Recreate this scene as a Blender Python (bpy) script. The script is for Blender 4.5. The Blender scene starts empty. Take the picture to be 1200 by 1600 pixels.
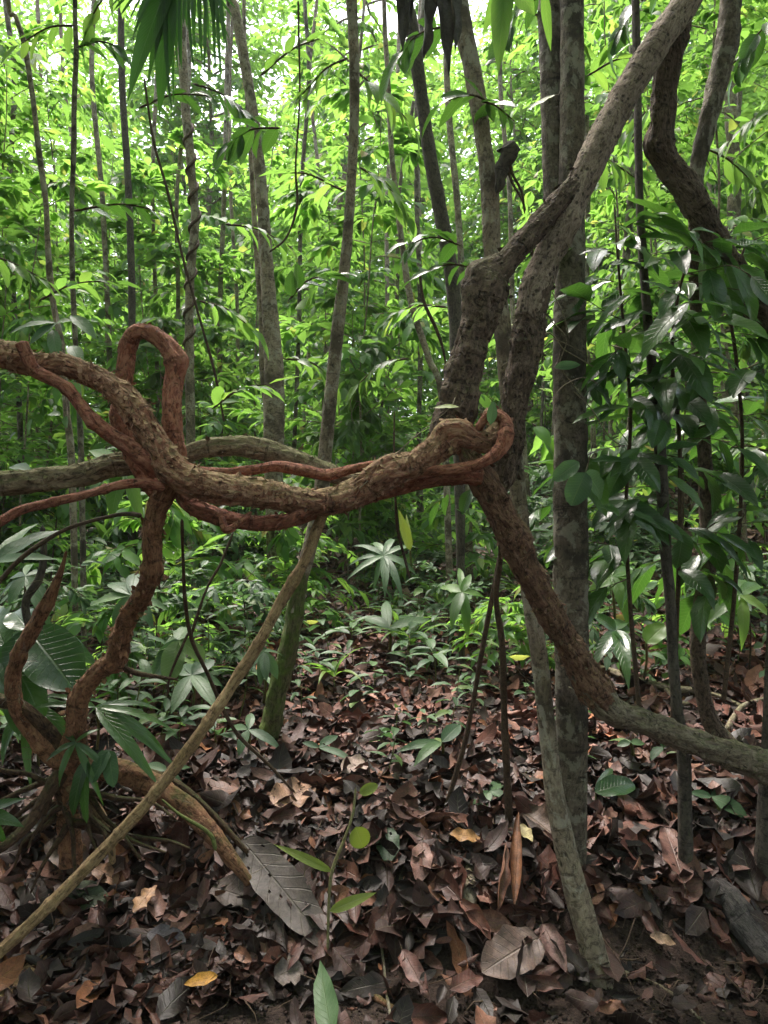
import bpy, math, random
import numpy as np
from mathutils import Vector

# ------------------------------------------------------------------ camera, sky, sun
scn = bpy.context.scene
CAMZ = 1.4
F = 1208.0                                  # focal length in photo pixels (1200 x 1600)
cd = bpy.data.cameras.new("camera"); cam = bpy.data.objects.new("camera", cd)
scn.collection.objects.link(cam); scn.camera = cam
cam.location = (0, 0, CAMZ); cam.rotation_euler = (math.radians(90), 0, 0)
cd.sensor_fit = 'VERTICAL'; cd.sensor_height = 24.0; cd.lens = 24.0 * F / 1600.0
cd.clip_start = 0.05; cd.clip_end = 600
SUN_EL, SUN_AZ = math.radians(64), math.radians(-25)      # azimuth from +Y, towards +X
w = bpy.data.worlds.new("World"); scn.world = w; w.use_nodes = True
nt = w.node_tree; bg = nt.nodes["Background"]
sky = nt.nodes.new("ShaderNodeTexSky"); sky.sky_type = 'NISHITA'; sky.sun_disc = False
sky.sun_elevation = SUN_EL; sky.sun_rotation = SUN_AZ; sky.air_density = 1.0; sky.dust_density = 4.0
hs = nt.nodes.new('ShaderNodeHueSaturation'); hs.inputs['Saturation'].default_value = .55      # thin white overcast
nt.links.new(sky.outputs[0], hs.inputs['Color']); nt.links.new(hs.outputs[0], bg.inputs[0]); bg.inputs[1].default_value = 0.15
ld = bpy.data.lights.new("sun", 'SUN'); ld.energy = 2.3; ld.angle = math.radians(26); ld.color = (1.0, 0.91, 0.84)
sun = bpy.data.objects.new("sun", ld); scn.collection.objects.link(sun)
sdir = Vector((math.sin(SUN_AZ) * math.cos(SUN_EL), math.cos(SUN_AZ) * math.cos(SUN_EL), math.sin(SUN_EL)))
sun.rotation_euler = sdir.to_track_quat('Z', 'Y').to_euler(); sun.location = (0, 0, 30)
scn.view_settings.view_transform = 'Standard'; scn.view_settings.look = 'None'
scn.view_settings.gamma = 1.0; scn.view_settings.exposure = 2.18
scn.render.engine = 'CYCLES'
scn.cycles.max_bounces = 10; scn.cycles.transmission_bounces = 6; scn.cycles.diffuse_bounces = 8

C = scn.collection
R = random.Random(7)
rng = np.random.default_rng(11)

# ------------------------------------------------------------------ maths helpers
def at(px, py, Y):
    return np.array([(px - 600) / F * Y, Y, CAMZ - (py - 800) / F * Y])

def nrm(a):
    a = np.asarray(a, float)
    return a / np.maximum(np.linalg.norm(a, axis=-1, keepdims=True), 1e-9)

def _hash(ix, iy, iz):
    h = (ix.astype(np.int64) * 73856093) ^ (iy.astype(np.int64) * 19349663) ^ (iz.astype(np.int64) * 83492791)
    h = (h ^ (h >> 13)) * 1274126177
    h = h & 0x7fffffff
    h = (h ^ (h >> 15)) * 2246822519 & 0x7fffffff
    return h
_G = nrm(np.random.default_rng(3).normal(size=(256, 3)))
def noise(P):
    P = np.asarray(P, float); i = np.floor(P).astype(np.int64); f = P - i
    u = f * f * f * (f * (f * 6 - 15) + 10); out = 0
    for dx in (0, 1):
        for dy in (0, 1):
            for dz in (0, 1):
                g = _G[(_hash(i[:, 0] + dx, i[:, 1] + dy, i[:, 2] + dz) >> 7) & 255]
                d = (g * (f - np.array([dx, dy, dz]))).sum(1)
                wx = u[:, 0] if dx else 1 - u[:, 0]; wy = u[:, 1] if dy else 1 - u[:, 1]; wz = u[:, 2] if dz else 1 - u[:, 2]
                out = out + d * wx * wy * wz
    return out * 1.6
def fbm(P, o=3):
    s = 0; a = 1.0
    for k in range(o):
        s = s + a * noise(P * 2.03 ** k + 17.3 * k); a *= 0.5
    return s

HY = [-200, 2.15, 2.36, 2.6, 2.95, 4, 7, 10, 20, 40, 90, 300]
HZ = [0, 0, .02, .16, .28, .34, .55, .82, 2.2, 6.0, 9.0, 9.0]
def height(x, y, fine=False):
    x = np.atleast_1d(np.asarray(x, float)); y = np.atleast_1d(np.asarray(y, float))
    ye = y + 0.10 * np.sin(x * 2.3 + 1) - 0.12 * np.clip(-x - .2, 0, 1.0) * 0
    h = (np.interp(ye, HY, HZ) + np.interp(ye - .08, HY, HZ) + np.interp(ye + .08, HY, HZ)) / 3
    r = np.clip(x - 1.0, 0, 14) * .22 * np.clip(1 + (y - 6) * .12, 0.0, 3.0) * np.clip((y - 2.6) / 2, 0, 1)
    h = h + r
    P = np.stack([x * .9, y * .9, 0 * x + 3.3], 1)
    h = h + .06 * noise(P) * np.clip((y - 2.4) / 1.5, 0.1, 1) + .025 * noise(P * 4)
    if fine:
        h = h + .010 * fbm(np.stack([x * 14, y * 14, 0 * x], 1), 3)
    # hollow under the roots on the left
    h = h - .12 * np.exp(-((x + .78) / .30) ** 2 - ((y - 2.66) / .16) ** 2)
    return h
def H1(x, y): return float(height(x, y)[0])
def ground(px, py):
    dx, dz = (px - 600) / F, -(py - 800) / F
    Y = 1.2
    while Y < 60:
        if CAMZ + dz * Y <= H1(dx * Y, Y): break
        Y += .02 if Y < 6 else .1
    return np.array([dx * Y, Y, H1(dx * Y, Y)])

# ------------------------------------------------------------------ object helpers
def thing(name, label, cat, loc, group=None):
    o = bpy.data.objects.new(name, None); C.objects.link(o)
    o.location = tuple(float(v) for v in loc); o.empty_display_size = .1
    o['label'] = label; o['category'] = cat
    if group: o['group'] = group
    return o
def tag(o, label, cat, group=None):
    o['label'] = label; o['category'] = cat
    if group: o['group'] = group
    return o

class Geo:
    """Collects vertices, quads, and one vector attribute; links as one mesh object."""
    def __init__(s): s.v = []; s.q = []; s.a = []; s.n = 0
    def add(s, v, q, a):
        if len(v) == 0: return
        s.v.append(v); s.q.append(np.asarray(q) + s.n); s.a.append(a); s.n += len(v)
    def build(s, name, mat, parent=None, origin=None, smooth=True):
        v = np.concatenate(s.v).astype(np.float32); q = np.concatenate(s.q).astype(np.int32); a = np.concatenate(s.a).astype(np.float32)
        if parent is not None: origin = np.array(parent.location)
        if origin is not None: v = v - np.asarray(origin, np.float32)
        me = bpy.data.meshes.new(name)
        me.vertices.add(len(v)); me.vertices.foreach_set('co', v.ravel())
        me.loops.add(q.size); me.loops.foreach_set('vertex_index', q.ravel())
        me.polygons.add(len(q)); me.polygons.foreach_set('loop_start', np.arange(len(q), dtype=np.int32) * 4)
        at_ = me.attributes.new('tc', 'FLOAT_VECTOR', 'POINT'); at_.data.foreach_set('vector', a.ravel())
        me.update(calc_edges=True)
        me.polygons.foreach_set('use_smooth', np.full(len(q), smooth))
        if mat: me.materials.append(mat)
        o = bpy.data.objects.new(name, me); C.objects.link(o)
        if parent is not None: o.parent = parent
        elif origin is not None: o.location = tuple(float(k) for k in origin)
        return o

def spline(ctrl, step):
    """Catmull-Rom through rows (x,y,z,r,...), resampled about every `step` metres."""
    c = np.asarray(ctrl, float)
    P = np.vstack([2 * c[0] - c[1], c, 2 * c[-1] - c[-2]]); P[0, 3:] = c[0, 3:]; P[-1, 3:] = c[-1, 3:]
    out = []
    for i in range(1, len(P) - 2):
        L = np.linalg.norm(P[i + 1, :3] - P[i, :3]); n = max(1, int(L / step)); t = (np.arange(n) / n)[:, None]
        a, b, d, e = P[i - 1], P[i], P[i + 1], P[i + 2]
        out.append(.5 * ((2 * b) + (-a + d) * t + (2 * a - 5 * b + 4 * d - e) * t ** 2 + (-a + 3 * b - 3 * d + e) * t ** 3))
    out.append(P[-2][None])
    return np.concatenate(out)

def tube(path, ns=8, disp=None, twist=0.0, cap=True):
    """path rows (x,y,z,r). Returns verts, quads, attribute (cos*r, sin*r, arc length)."""
    p = path[:, :3]; r = np.maximum(path[:, 3], 1e-4).copy(); n = len(p)
    t = np.gradient(p, axis=0); t = nrm(t)
    up = np.array([0, 1, 0.3]) if abs(t[0][2]) > .7 else np.array([0, 0, 1.0])
    u = nrm(np.cross(t[0], up)); U = [u]
    for i in range(1, n):
        u = u - t[i] * np.dot(u, t[i]); u = u / max(np.linalg.norm(u), 1e-9); U.append(u)
    U = np.array(U); V = np.cross(t, U)
    s = np.concatenate([[0], np.cumsum(np.linalg.norm(np.diff(p, axis=0), axis=1))])
    th = np.linspace(0, 2 * np.pi, ns, endpoint=False)
    ang = th[None, :] + 0 * s[:, None]
    if cap:
        r[0] *= .02; r[-1] *= .02
    rr = np.repeat(r[:, None], ns, 1)
    tcx = np.cos(ang + twist * s[:, None]); tcy = np.sin(ang + twist * s[:, None])
    R0 = np.median(path[:, 3])
    A = np.stack([tcx * R0, tcy * R0, np.repeat(s[:, None], ns, 1)], 2)
    if disp is not None:
        D = disp(A.reshape(-1, 3), R0).reshape(n, ns)
        if cap: D[0] = 0; D[-1] = 0
        rr = rr * (1 + D)
    v = p[:, None, :] + (np.cos(ang)[..., None] * U[:, None, :] + np.sin(ang)[..., None] * V[:, None, :]) * rr[..., None]
    i = np.arange(n - 1)[:, None]; j = np.arange(ns)[None, :]; j2 = (j + 1) % ns
    q = np.stack([i * ns + j, i * ns + j2, (i + 1) * ns + j2, (i + 1) * ns + j], 2).reshape(-1, 4)
    return v.reshape(-1, 3), q, A.reshape(-1, 3)

def px_path(rows, step=.006):
    """rows (px, py, Y, diameter in px) of the thing where it stands -> smooth world path."""
    c = []
    for (px, py, Y, d) in rows:
        c.append(list(at(px, py, Y)) + [d / 2 / F * Y])
    return spline(c, step)

# ------------------------------------------------------------------ materials
def newmat(name):
    m = bpy.data.materials.new(name); m.use_nodes = True
    t = m.node_tree; t.nodes.clear()
    out = t.nodes.new('ShaderNodeOutputMaterial')
    return m, t, out
def N(t, kind, **kw):
    n = t.nodes.new(kind)
    for k, v in kw.items():
        if k.startswith('i_'):
            key = k[2:]; key = int(key) if key.isdigit() else key.replace('_', ' ')
            n.inputs[key].default_value = v
        else: setattr(n, k, v)
    return n
def ramp(t, fac, stops, interp='LINEAR'):
    n = t.nodes.new('ShaderNodeValToRGB'); n.color_ramp.interpolation = interp
    e = n.color_ramp.elements
    while len(e) < len(stops): e.new(.5)
    for k, (p, c) in enumerate(stops):
        e[k].position = p; e[k].color = (c[0], c[1], c[2], 1) if not isinstance(c, (int, float)) else (c, c, c, 1)
    t.links.new(fac, n.inputs[0]); return n.outputs[0]
def mix(t, fac, a, b, mode='MIX'):
    n = t.nodes.new('ShaderNodeMix'); n.data_type = 'RGBA'; n.blend_type = mode
    for sock, v in ((n.inputs[0], fac), (n.inputs[6], a), (n.inputs[7], b)):
        if hasattr(v, 'node'): t.links.new(v, sock)
        elif isinstance(v, (int, float)): sock.default_value = v if sock == n.inputs[0] else (v, v, v, 1)
        else: sock.default_value = (*v, 1)
    return n.outputs[2]
def math_(t, op, a, b=None, clamp=False):
    n = t.nodes.new('ShaderNodeMath'); n.operation = op; n.use_clamp = clamp
    for k, v in enumerate((a, b)):
        if v is None: continue
        if hasattr(v, 'node'): t.links.new(v, n.inputs[k])
        else: n.inputs[k].default_value = v
    return n.outputs[0]
def tcnoise(t, vec, scale, stretch=(1, 1, 1), detail=4, rough=.6, dist=0.0):
    mp = N(t, 'ShaderNodeMapping'); mp.inputs['Scale'].default_value = stretch
    t.links.new(vec, mp.inputs[0])
    n = N(t, 'ShaderNodeTexNoise'); n.inputs['Scale'].default_value = scale; n.inputs['Detail'].default_value = detail
    n.inputs['Roughness'].default_value = rough; n.inputs['Distortion'].default_value = dist
    t.links.new(mp.outputs[0], n.inputs['Vector']); return n.outputs[0]

def bark(name, c1, c2, c3, moss=0.0, mosscol=(.07, .10, .02), lichen=0.0, lichcol=(.35, .38, .33), pits=0.0,
         stretch=.38, bump=.5, scale=40, rough=.85, dark=0.0):
    m, t, out = newmat(name)
    at_ = N(t, 'ShaderNodeAttribute', attribute_name='tc'); vec = at_.outputs['Vector']
    oi = N(t, 'ShaderNodeObjectInfo')
    n1 = tcnoise(t, vec, scale * 1.9, (1, 1, stretch * 1.1), 7, .72, .9)
    n2 = tcnoise(t, vec, scale * .35, (1, 1, .6), 5, .65, 1.0)
    n7 = tcnoise(t, vec, scale * .5, (.6, .6, 3.2), 4, .7, .8)
    n3 = tcnoise(t, vec, scale * 4, (1, 1, .35), 4, .7, 0)
    col = ramp(t, n1, [(.30, c1), (.52, c2), (.72, c3)])
    col = mix(t, ramp(t, n2, [(.35, 0.0), (.7, 1.0)]), col, mix(t, .45, col, c3))
    col = mix(t, math_(t, 'MULTIPLY', ramp(t, n3, [(.35, 1.0), (.55, 0.0)]), .55), col, tuple(k * .35 for k in c1))
    n6 = tcnoise(t, vec, scale * 1.5, (1, 1, .42), 5, .62, 1.8); pl = ramp(t, n6, [(.50, 0.0), (.53, 1.0)])
    col = mix(t, math_(t, 'MULTIPLY', pl, .45), col, mix(t, 1.0, c3, (.95, .95, .9), 'MULTIPLY'))
    crack = ramp(t, n1, [(.36, 1.0), (.46, 0.0)]); col = mix(t, math_(t, 'MULTIPLY', crack, .7), col, tuple(k * .3 for k in c1))
    tr_ = ramp(t, n7, [(.34, 1.0), (.42, 0.0)]); col = mix(t, math_(t, 'MULTIPLY', tr_, .6), col, tuple(k * .4 for k in c1))
    col = mix(t, ramp(t, tcnoise(t, vec, scale * .13, (1, 1, .8), 4, .6, .6), [(.40, .55), (.62, 0.0)]), col, mix(t, 1.0, col, (.42, .36, .34), 'MULTIPLY'))
    n1 = math_(t, 'SUBTRACT', math_(t, 'ADD', n1, math_(t, 'MULTIPLY', pl, .22)), math_(t, 'MULTIPLY', tr_, .35))
    hgt = math_(t, 'ADD', math_(t, 'MULTIPLY', n1, 1.0), math_(t, 'MULTIPLY', n3, .45))
    if dark:
        n5 = tcnoise(t, vec, 7, (1, 1, .6), 3, .6, .5)
        col = mix(t, math_(t, 'MULTIPLY', ramp(t, n5, [(.48, 0.0), (.60, 1.0)]), dark), col, tuple(k * .25 for k in c2))
    if pits:
        v = N(t, 'ShaderNodeTexVoronoi'); v.inputs['Scale'].default_value = 62; v.inputs['Randomness'].default_value = 1.0
        mp = N(t, 'ShaderNodeMapping'); mp.inputs['Scale'].default_value = (1, 1, .8); t.links.new(vec, mp.inputs[0]); t.links.new(mp.outputs[0], v.inputs['Vector'])
        pm = ramp(t, v.outputs['Distance'], [(.20, 1.0), (.34, 0.0)])
        pm = math_(t, 'MULTIPLY', pm, ramp(t, tcnoise(t, vec, 16, (1, 1, 1), 2), [(.40, 0.0), (.50, 1.0)]))
        col = mix(t, math_(t, 'MULTIPLY', pm, pits), col, tuple(k * .13 for k in c1))
        hgt = math_(t, 'SUBTRACT', hgt, math_(t, 'MULTIPLY', pm, .8))
    if lichen:
        n4 = tcnoise(t, vec, 17, (1, 1, .7), 5, .7, .3)
        col = mix(t, math_(t, 'MULTIPLY', ramp(t, n4, [(.52, 0.0), (.58, 1.0)]), lichen), col, lichcol)
    if moss:
        g = N(t, 'ShaderNodeNewGeometry'); sp = N(t, 'ShaderNodeSeparateXYZ'); t.links.new(g.outputs['Normal'], sp.inputs[0])
        n4 = tcnoise(t, vec, 14, (1, 1, .6), 5, .75, .2)
        mm = math_(t, 'ADD', math_(t, 'MULTIPLY', sp.outputs['Z'], .35), n4)
        fac = ramp(t, math_(t, 'MULTIPLY', mm, 1.0), [(.72 - .35 * moss, 0.0), (.92 - .35 * moss, 1.0)])
        fac = math_(t, 'MULTIPLY', fac, min(1, .55 + moss * .5))
        mc = ramp(t, n3, [(.3, tuple(k * .45 for k in mosscol)), (.7, tuple(k * 1.3 for k in mosscol))])
        col = mix(t, fac, col, mc)
    b = N(t, 'ShaderNodeBump'); b.inputs['Strength'].default_value = bump; b.inputs['Distance'].default_value = .012
    t.links.new(hgt, b.inputs['Height'])
    p = N(t, 'ShaderNodeBsdfPrincipled'); p.inputs['Roughness'].default_value = rough; p.inputs['Specular IOR Level'].default_value = .3
    t.links.new(col, p.inputs['Base Color']); t.links.new(b.outputs[0], p.inputs['Normal']); t.links.new(p.outputs[0], out.inputs[0])
    return m

def leafmat(name, stops, trans=.4, tcol=(.30, .52, .05), rough=.38, spec=.5, veins=True, vein_light=.35, under=None, patch=0.0, nv=26):
    m, t, out = newmat(name)
    a = N(t, 'ShaderNodeAttribute', attribute_name='tc'); sp = N(t, 'ShaderNodeSeparateXYZ'); t.links.new(a.outputs['Vector'], sp.inputs[0])
    u, v, rnd = sp.outputs
    rr = rnd
    col = ramp(t, rr, stops)
    p = N(t, 'ShaderNodeBsdfPrincipled'); p.inputs['Roughness'].default_value = rough; p.inputs['Specular IOR Level'].default_value = spec
    if veins:
        au = math_(t, 'ABSOLUTE', u)
        mid = math_(t, 'SUBTRACT', 1.0, math_(t, 'MULTIPLY', au, 16.0), True)
        sv = math_(t, 'SINE', math_(t, 'MULTIPLY', math_(t, 'SUBTRACT', v, math_(t, 'MULTIPLY', au, .16)), nv * 2 * math.pi / 2.2))
        sv = ramp(t, sv, [(.90, 0.0), (1.0, 1.0)])
        vm = math_(t, 'MAXIMUM', mid, math_(t, 'MULTIPLY', sv, .55))
        col = mix(t, math_(t, 'MULTIPLY', vm, vein_light), col, mix(t, .5, col, (.30, .34, .16)))
        b = N(t, 'ShaderNodeBump'); b.inputs['Strength'].default_value = .5; b.inputs['Distance'].default_value = .004
        geo = N(t, 'ShaderNodeNewGeometry')
        n = N(t, 'ShaderNodeTexNoise'); n.inputs['Scale'].default_value = 60; t.links.new(geo.outputs['Position'], n.inputs['Vector'])
        t.links.new(math_(t, 'SUBTRACT', math_(t, 'MULTIPLY', n.outputs[0], .8), vm), b.inputs['Height']); t.links.new(b.outputs[0], p.inputs['Normal'])
        if patch:
            n2 = N(t, 'ShaderNodeTexNoise'); n2.inputs['Scale'].default_value = 28; n2.inputs['Detail'].default_value = 6; n2.inputs['Roughness'].default_value = .7
            t.links.new(geo.outputs['Position'], n2.inputs['Vector'])
            col = mix(t, math_(t, 'MULTIPLY', ramp(t, n2.outputs[0], [(.42, 0.0), (.62, 1.0)]), patch), col, mix(t, 1.0, col, (.30, .27, .26), 'MULTIPLY'))
            n3 = N(t, 'ShaderNodeTexNoise'); n3.inputs['Scale'].default_value = 220; n3.inputs['Detail'].default_value = 3
            t.links.new(geo.outputs['Position'], n3.inputs['Vector'])
            col = mix(t, math_(t, 'MULTIPLY', ramp(t, n3.outputs[0], [(.35, 1.0), (.55, 0.0)]), patch * .8), col, mix(t, 1.0, col, (.45, .4, .4), 'MULTIPLY'))
    t.links.new(col, p.inputs['Base Color'])
    if trans > 0:
        tr = N(t, 'ShaderNodeBsdfTranslucent')
        t.links.new(mix(t, .6, mix(t, 1.0, col, 2.2, 'MULTIPLY'), tcol), tr.inputs[0])
        ms = N(t, 'ShaderNodeMixShader'); ms.inputs[0].default_value = trans
        t.links.new(p.outputs[0], ms.inputs[1]); t.links.new(tr.outputs[0], ms.inputs[2]); t.links.new(ms.outputs[0], out.inputs[0])
    else: t.links.new(p.outputs[0], out.inputs[0])
    return m

M = {}
M['vine'] = bark('red_vine_bark', (.08, .03, .02), (.36, .135, .078), (.66, .42, .28), moss=.34, mosscol=(.30, .23, .11), scale=34, bump=.9)  # moss arguments here tint upward-facing bark a paler tan-olive
M['vine_clean'] = bark('red_vine_bark_clean', (.10, .032, .020), (.34, .105, .062), (.55, .27, .18), scale=40, bump=.8)
M['vine_moss'] = bark('mossy_vine_bark', (.10, .07, .045), (.30, .215, .14), (.50, .40, .27), moss=.42, mosscol=(.12, .125, .04), scale=34, bump=.9)
M['leg'] = bark('orange_brown_bark', (.07, .03, .018), (.28, .115, .062), (.54, .30, .17), moss=.18, scale=36, bump=.9)
M['pole'] = bark('tan_stem_bark', (.15, .085, .04), (.34, .21, .105), (.50, .36, .20), scale=60, stretch=.3, bump=.6)
M['pit'] = bark('pitted_bark', (.12, .08, .055), (.31, .225, .17), (.48, .38, .30), pits=.75, moss=.10, scale=46, bump=.9)
M['knot'] = bark('knotty_brown_bark', (.045, .03, .021), (.135, .092, .066), (.28, .20, .15), moss=.25, mosscol=(.11, .11, .04), scale=44, pits=.6, bump=1.0)
M['red_leg'] = bark('red_brown_bark', (.05, .024, .016), (.18, .085, .055), (.38, .235, .15), moss=.18, scale=38, bump=1.0)
M['grey'] = bark('mottled_grey_bark', (.045, .035, .026), (.135, .107, .08), (.24, .20, .155), moss=.15, mosscol=(.08, .085, .035), lichen=.6, lichcol=(.27, .25, .20), dark=.9, scale=34, stretch=.6, bump=.6)
M['dgrey'] = bark('dark_bark', (.03, .025, .02), (.075, .062, .05), (.13, .11, .09), moss=.3, mosscol=(.05, .06, .025), scale=30, stretch=.5, bump=.5)
M['pale'] = bark('pale_lichen_bark', (.08, .058, .04), (.25, .19, .135), (.40, .33, .25), moss=.08, mosscol=(.09, .11, .035), lichen=.5, lichcol=(.38, .35, .28), dark=.8, scale=30, stretch=.7, bump=.6)
M['mossy'] = bark('moss_covered_bark', (.08, .062, .044), (.23, .18, .13), (.40, .34, .25), moss=.25, mosscol=(.075, .09, .025), scale=30, bump=.8)
M['root'] = bark('dark_root_bark', (.035, .02, .013), (.10, .055, .033), (.20, .12, .07), moss=.15, scale=40, bump=1.0)
M['collar'] = bark('green_moss_bark', (.05, .045, .025), (.13, .12, .06), (.24, .22, .12), moss=1.0, mosscol=(.10, .14, .03), scale=30, bump=.9)
M['deadwood'] = bark('dark_dead_wood', (.025, .022, .022), (.075, .066, .064), (.14, .125, .12), scale=30, stretch=.2, bump=.9)
M['twig'] = bark('twig_bark', (.03, .018, .012), (.08, .05, .032), (.15, .10, .065), scale=80, bump=.3)
M['fibre'] = bark('pale_fibre', (.12, .09, .06), (.22, .18, .12), (.30, .25, .18), scale=80, bump=.2)
M['greenstem'] = bark('green_stem', (.06, .08, .02), (.13, .16, .04), (.20, .22, .07), scale=80, bump=.2)
M['palestem'] = bark('pale_green_stem', (.16, .15, .07), (.26, .24, .11), (.34, .31, .15), scale=80, bump=.2)

M['lf_bg'] = leafmat('forest_leaf', [(0, (.024, .085, .018)), (.45, (.048, .15, .028)), (.8, (.085, .20, .034)), (.96, (.17, .25, .04)), (1, (.30, .20, .06))], trans=.55, tcol=(.33, .56, .08), veins=False, rough=.52, spec=.35)
M['lf_mid'] = leafmat('understorey_leaf', [(0, (.028, .075, .016)), (.5, (.055, .13, .025)), (.85, (.08, .16, .03)), (1, (.13, .20, .03))], trans=.42, tcol=(.27, .50, .06), rough=.45, spec=.4, vein_light=.3)
M['lf_dark'] = leafmat('glossy_dark_leaf', [(0, (.012, .040, .010)), (.6, (.026, .070, .016)), (1, (.055, .12, .02))], trans=.26, tcol=(.14, .36, .03), rough=.30, spec=.6, vein_light=.3)
M['lf_seed'] = leafmat('seedling_leaf', [(0, (.028, .066, .030)), (.5, (.048, .10, .042)), (.9, (.072, .135, .05)), (1, (.11, .165, .035))], trans=.22, tcol=(.16, .34, .08), rough=.5, spec=.35, vein_light=.4)
M['lf_yel'] = leafmat('yellow_green_leaf', [(0, (.12, .17, .02)), (1, (.19, .24, .03))], trans=.28, tcol=(.3, .38, .04), rough=.45)
M['lf_palm'] = leafmat('palm_leaf', [(0, (.014, .046, .012)), (1, (.03, .075, .015))], trans=.25, tcol=(.10, .32, .03), rough=.35, nv=60, vein_light=.1)
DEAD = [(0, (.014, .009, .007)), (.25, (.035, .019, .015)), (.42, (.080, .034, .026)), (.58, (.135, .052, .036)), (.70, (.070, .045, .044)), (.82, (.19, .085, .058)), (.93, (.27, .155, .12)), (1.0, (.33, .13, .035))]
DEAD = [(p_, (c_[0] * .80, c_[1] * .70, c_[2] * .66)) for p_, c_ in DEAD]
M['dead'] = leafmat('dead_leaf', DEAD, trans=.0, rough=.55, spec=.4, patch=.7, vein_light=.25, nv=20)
M['dead_lit'] = leafmat('dead_leaf_lit', [(p_, tuple(k * 1.45 for k in c_)) for p_, c_ in DEAD], trans=.0, rough=.6, spec=.35, patch=.5, vein_light=.15, nv=20)  # front litter palette lightened, putting the clearing's stronger light into the colour
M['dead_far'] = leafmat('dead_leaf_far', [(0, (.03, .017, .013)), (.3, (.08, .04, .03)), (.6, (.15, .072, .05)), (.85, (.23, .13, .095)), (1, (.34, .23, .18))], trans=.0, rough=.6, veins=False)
def dead_mat(name, c, tr=0.0):
    return leafmat(name, [(0, tuple(k * .85 for k in c)), (1, c)], trans=tr, tcol=c, rough=.6, patch=.75, vein_light=.13, nv=20)

def soilmat():
    m, t, out = newmat('forest_soil')
    g = N(t, 'ShaderNodeNewGeometry'); pos = g.outputs['Position']
    n1 = tcnoise(t, pos, 9, (1, 1, 1), 8, .7); n2 = tcnoise(t, pos, 90, (1, 1, 1), 5, .7)
    n3 = tcnoise(t, pos, 1.3, (1, 1, 1), 4, .6)
    col = ramp(t, n1, [(.3, (.012, .008, .006)), (.55, (.028, .018, .014)), (.75, (.055, .036, .027))])
    col = mix(t, ramp(t, n2, [(.40, 0.0), (.70, 1.0)]), col, (.070, .046, .035))
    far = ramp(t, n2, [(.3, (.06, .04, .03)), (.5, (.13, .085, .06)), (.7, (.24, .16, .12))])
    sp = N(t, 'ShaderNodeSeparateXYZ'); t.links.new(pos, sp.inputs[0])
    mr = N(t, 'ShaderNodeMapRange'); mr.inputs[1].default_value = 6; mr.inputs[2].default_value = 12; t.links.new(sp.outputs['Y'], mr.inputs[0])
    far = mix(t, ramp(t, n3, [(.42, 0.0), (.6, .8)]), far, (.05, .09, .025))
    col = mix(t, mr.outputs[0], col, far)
    b = N(t, 'ShaderNodeBump'); b.inputs['Strength'].default_value = .9; b.inputs['Distance'].default_value = .02
    t.links.new(math_(t, 'ADD', n1, math_(t, 'MULTIPLY', n2, .6)), b.inputs['Height'])
    p = N(t, 'ShaderNodeBsdfPrincipled'); p.inputs['Roughness'].default_value = .9; p.inputs['Specular IOR Level'].default_value = .25
    t.links.new(col, p.inputs['Base Color']); t.links.new(b.outputs[0], p.inputs['Normal']); t.links.new(p.outputs[0], out.inputs[0])
    return m
M['soil'] = soilmat()

# ------------------------------------------------------------------ ground
def grid(xs, ys, fine):
    X, Y = np.meshgrid(xs, ys); z = height(X.ravel(), Y.ravel(), fine)
    v = np.stack([X.ravel(), Y.ravel(), z], 1); nx = len(xs); ny = len(ys)
    i = np.arange(ny - 1)[:, None]; j = np.arange(nx - 1)[None, :]
    q = np.stack([i * nx + j, i * nx + j + 1, (i + 1) * nx + j + 1, (i + 1) * nx + j], 2).reshape(-1, 4)
    return v, q, v.copy()
xs = np.concatenate([-np.geomspace(300, 2.2, 70), np.arange(-2.15, 2.16, .016), np.geomspace(2.2, 300, 70)])
ys = np.concatenate([-np.geomspace(200, 1, 25), np.linspace(-.8, 1.7, 14), np.arange(1.72, 3.6, .016), np.geomspace(3.62, 300, 170)])
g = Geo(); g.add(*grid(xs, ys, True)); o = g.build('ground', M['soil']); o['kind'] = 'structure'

# ------------------------------------------------------------------ leaves
def template(ny, nx, a=.75, b=.95):
    v = np.linspace(0, 1, ny + 1); w_ = np.maximum(v, 0) ** a * (1 - v) ** b; w_ = w_ / w_.max() * .5
    w_ = np.maximum(w_, .012)
    u = np.linspace(-1, 1, nx + 1)
    VV, UU = np.meshgrid(v, u, indexing='ij'); WW = np.repeat(w_[:, None], nx + 1, 1)
    i = np.arange(ny)[:, None]; j = np.arange(nx)[None, :]; k = nx + 1
    q = np.stack([i * k + j, i * k + j + 1, (i + 1) * k + j + 1, (i + 1) * k + j], 2).reshape(-1, 4)
    return dict(v=VV.ravel(), u=UU.ravel(), w=WW.ravel(), q=q)
T_FAR = dict(v=np.array([0, .45, 1, .45]), u=np.array([0, 1.0, 0, -1.0]), w=np.array([.01, .5, .01, .5]), q=np.array([[0, 1, 2, 3]]))
T_LOW = template(3, 2); T_MID = template(6, 4); T_HI = template(16, 8)
T_ROUND = template(12, 8, .55, .6); T_LANCE = template(12, 4, .6, 1.1); T_STRAP = template(10, 2, .35, .5)
T_DLOW = template(3, 2, .6, .7); T_DMID = template(6, 4, .6, .75)

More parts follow.
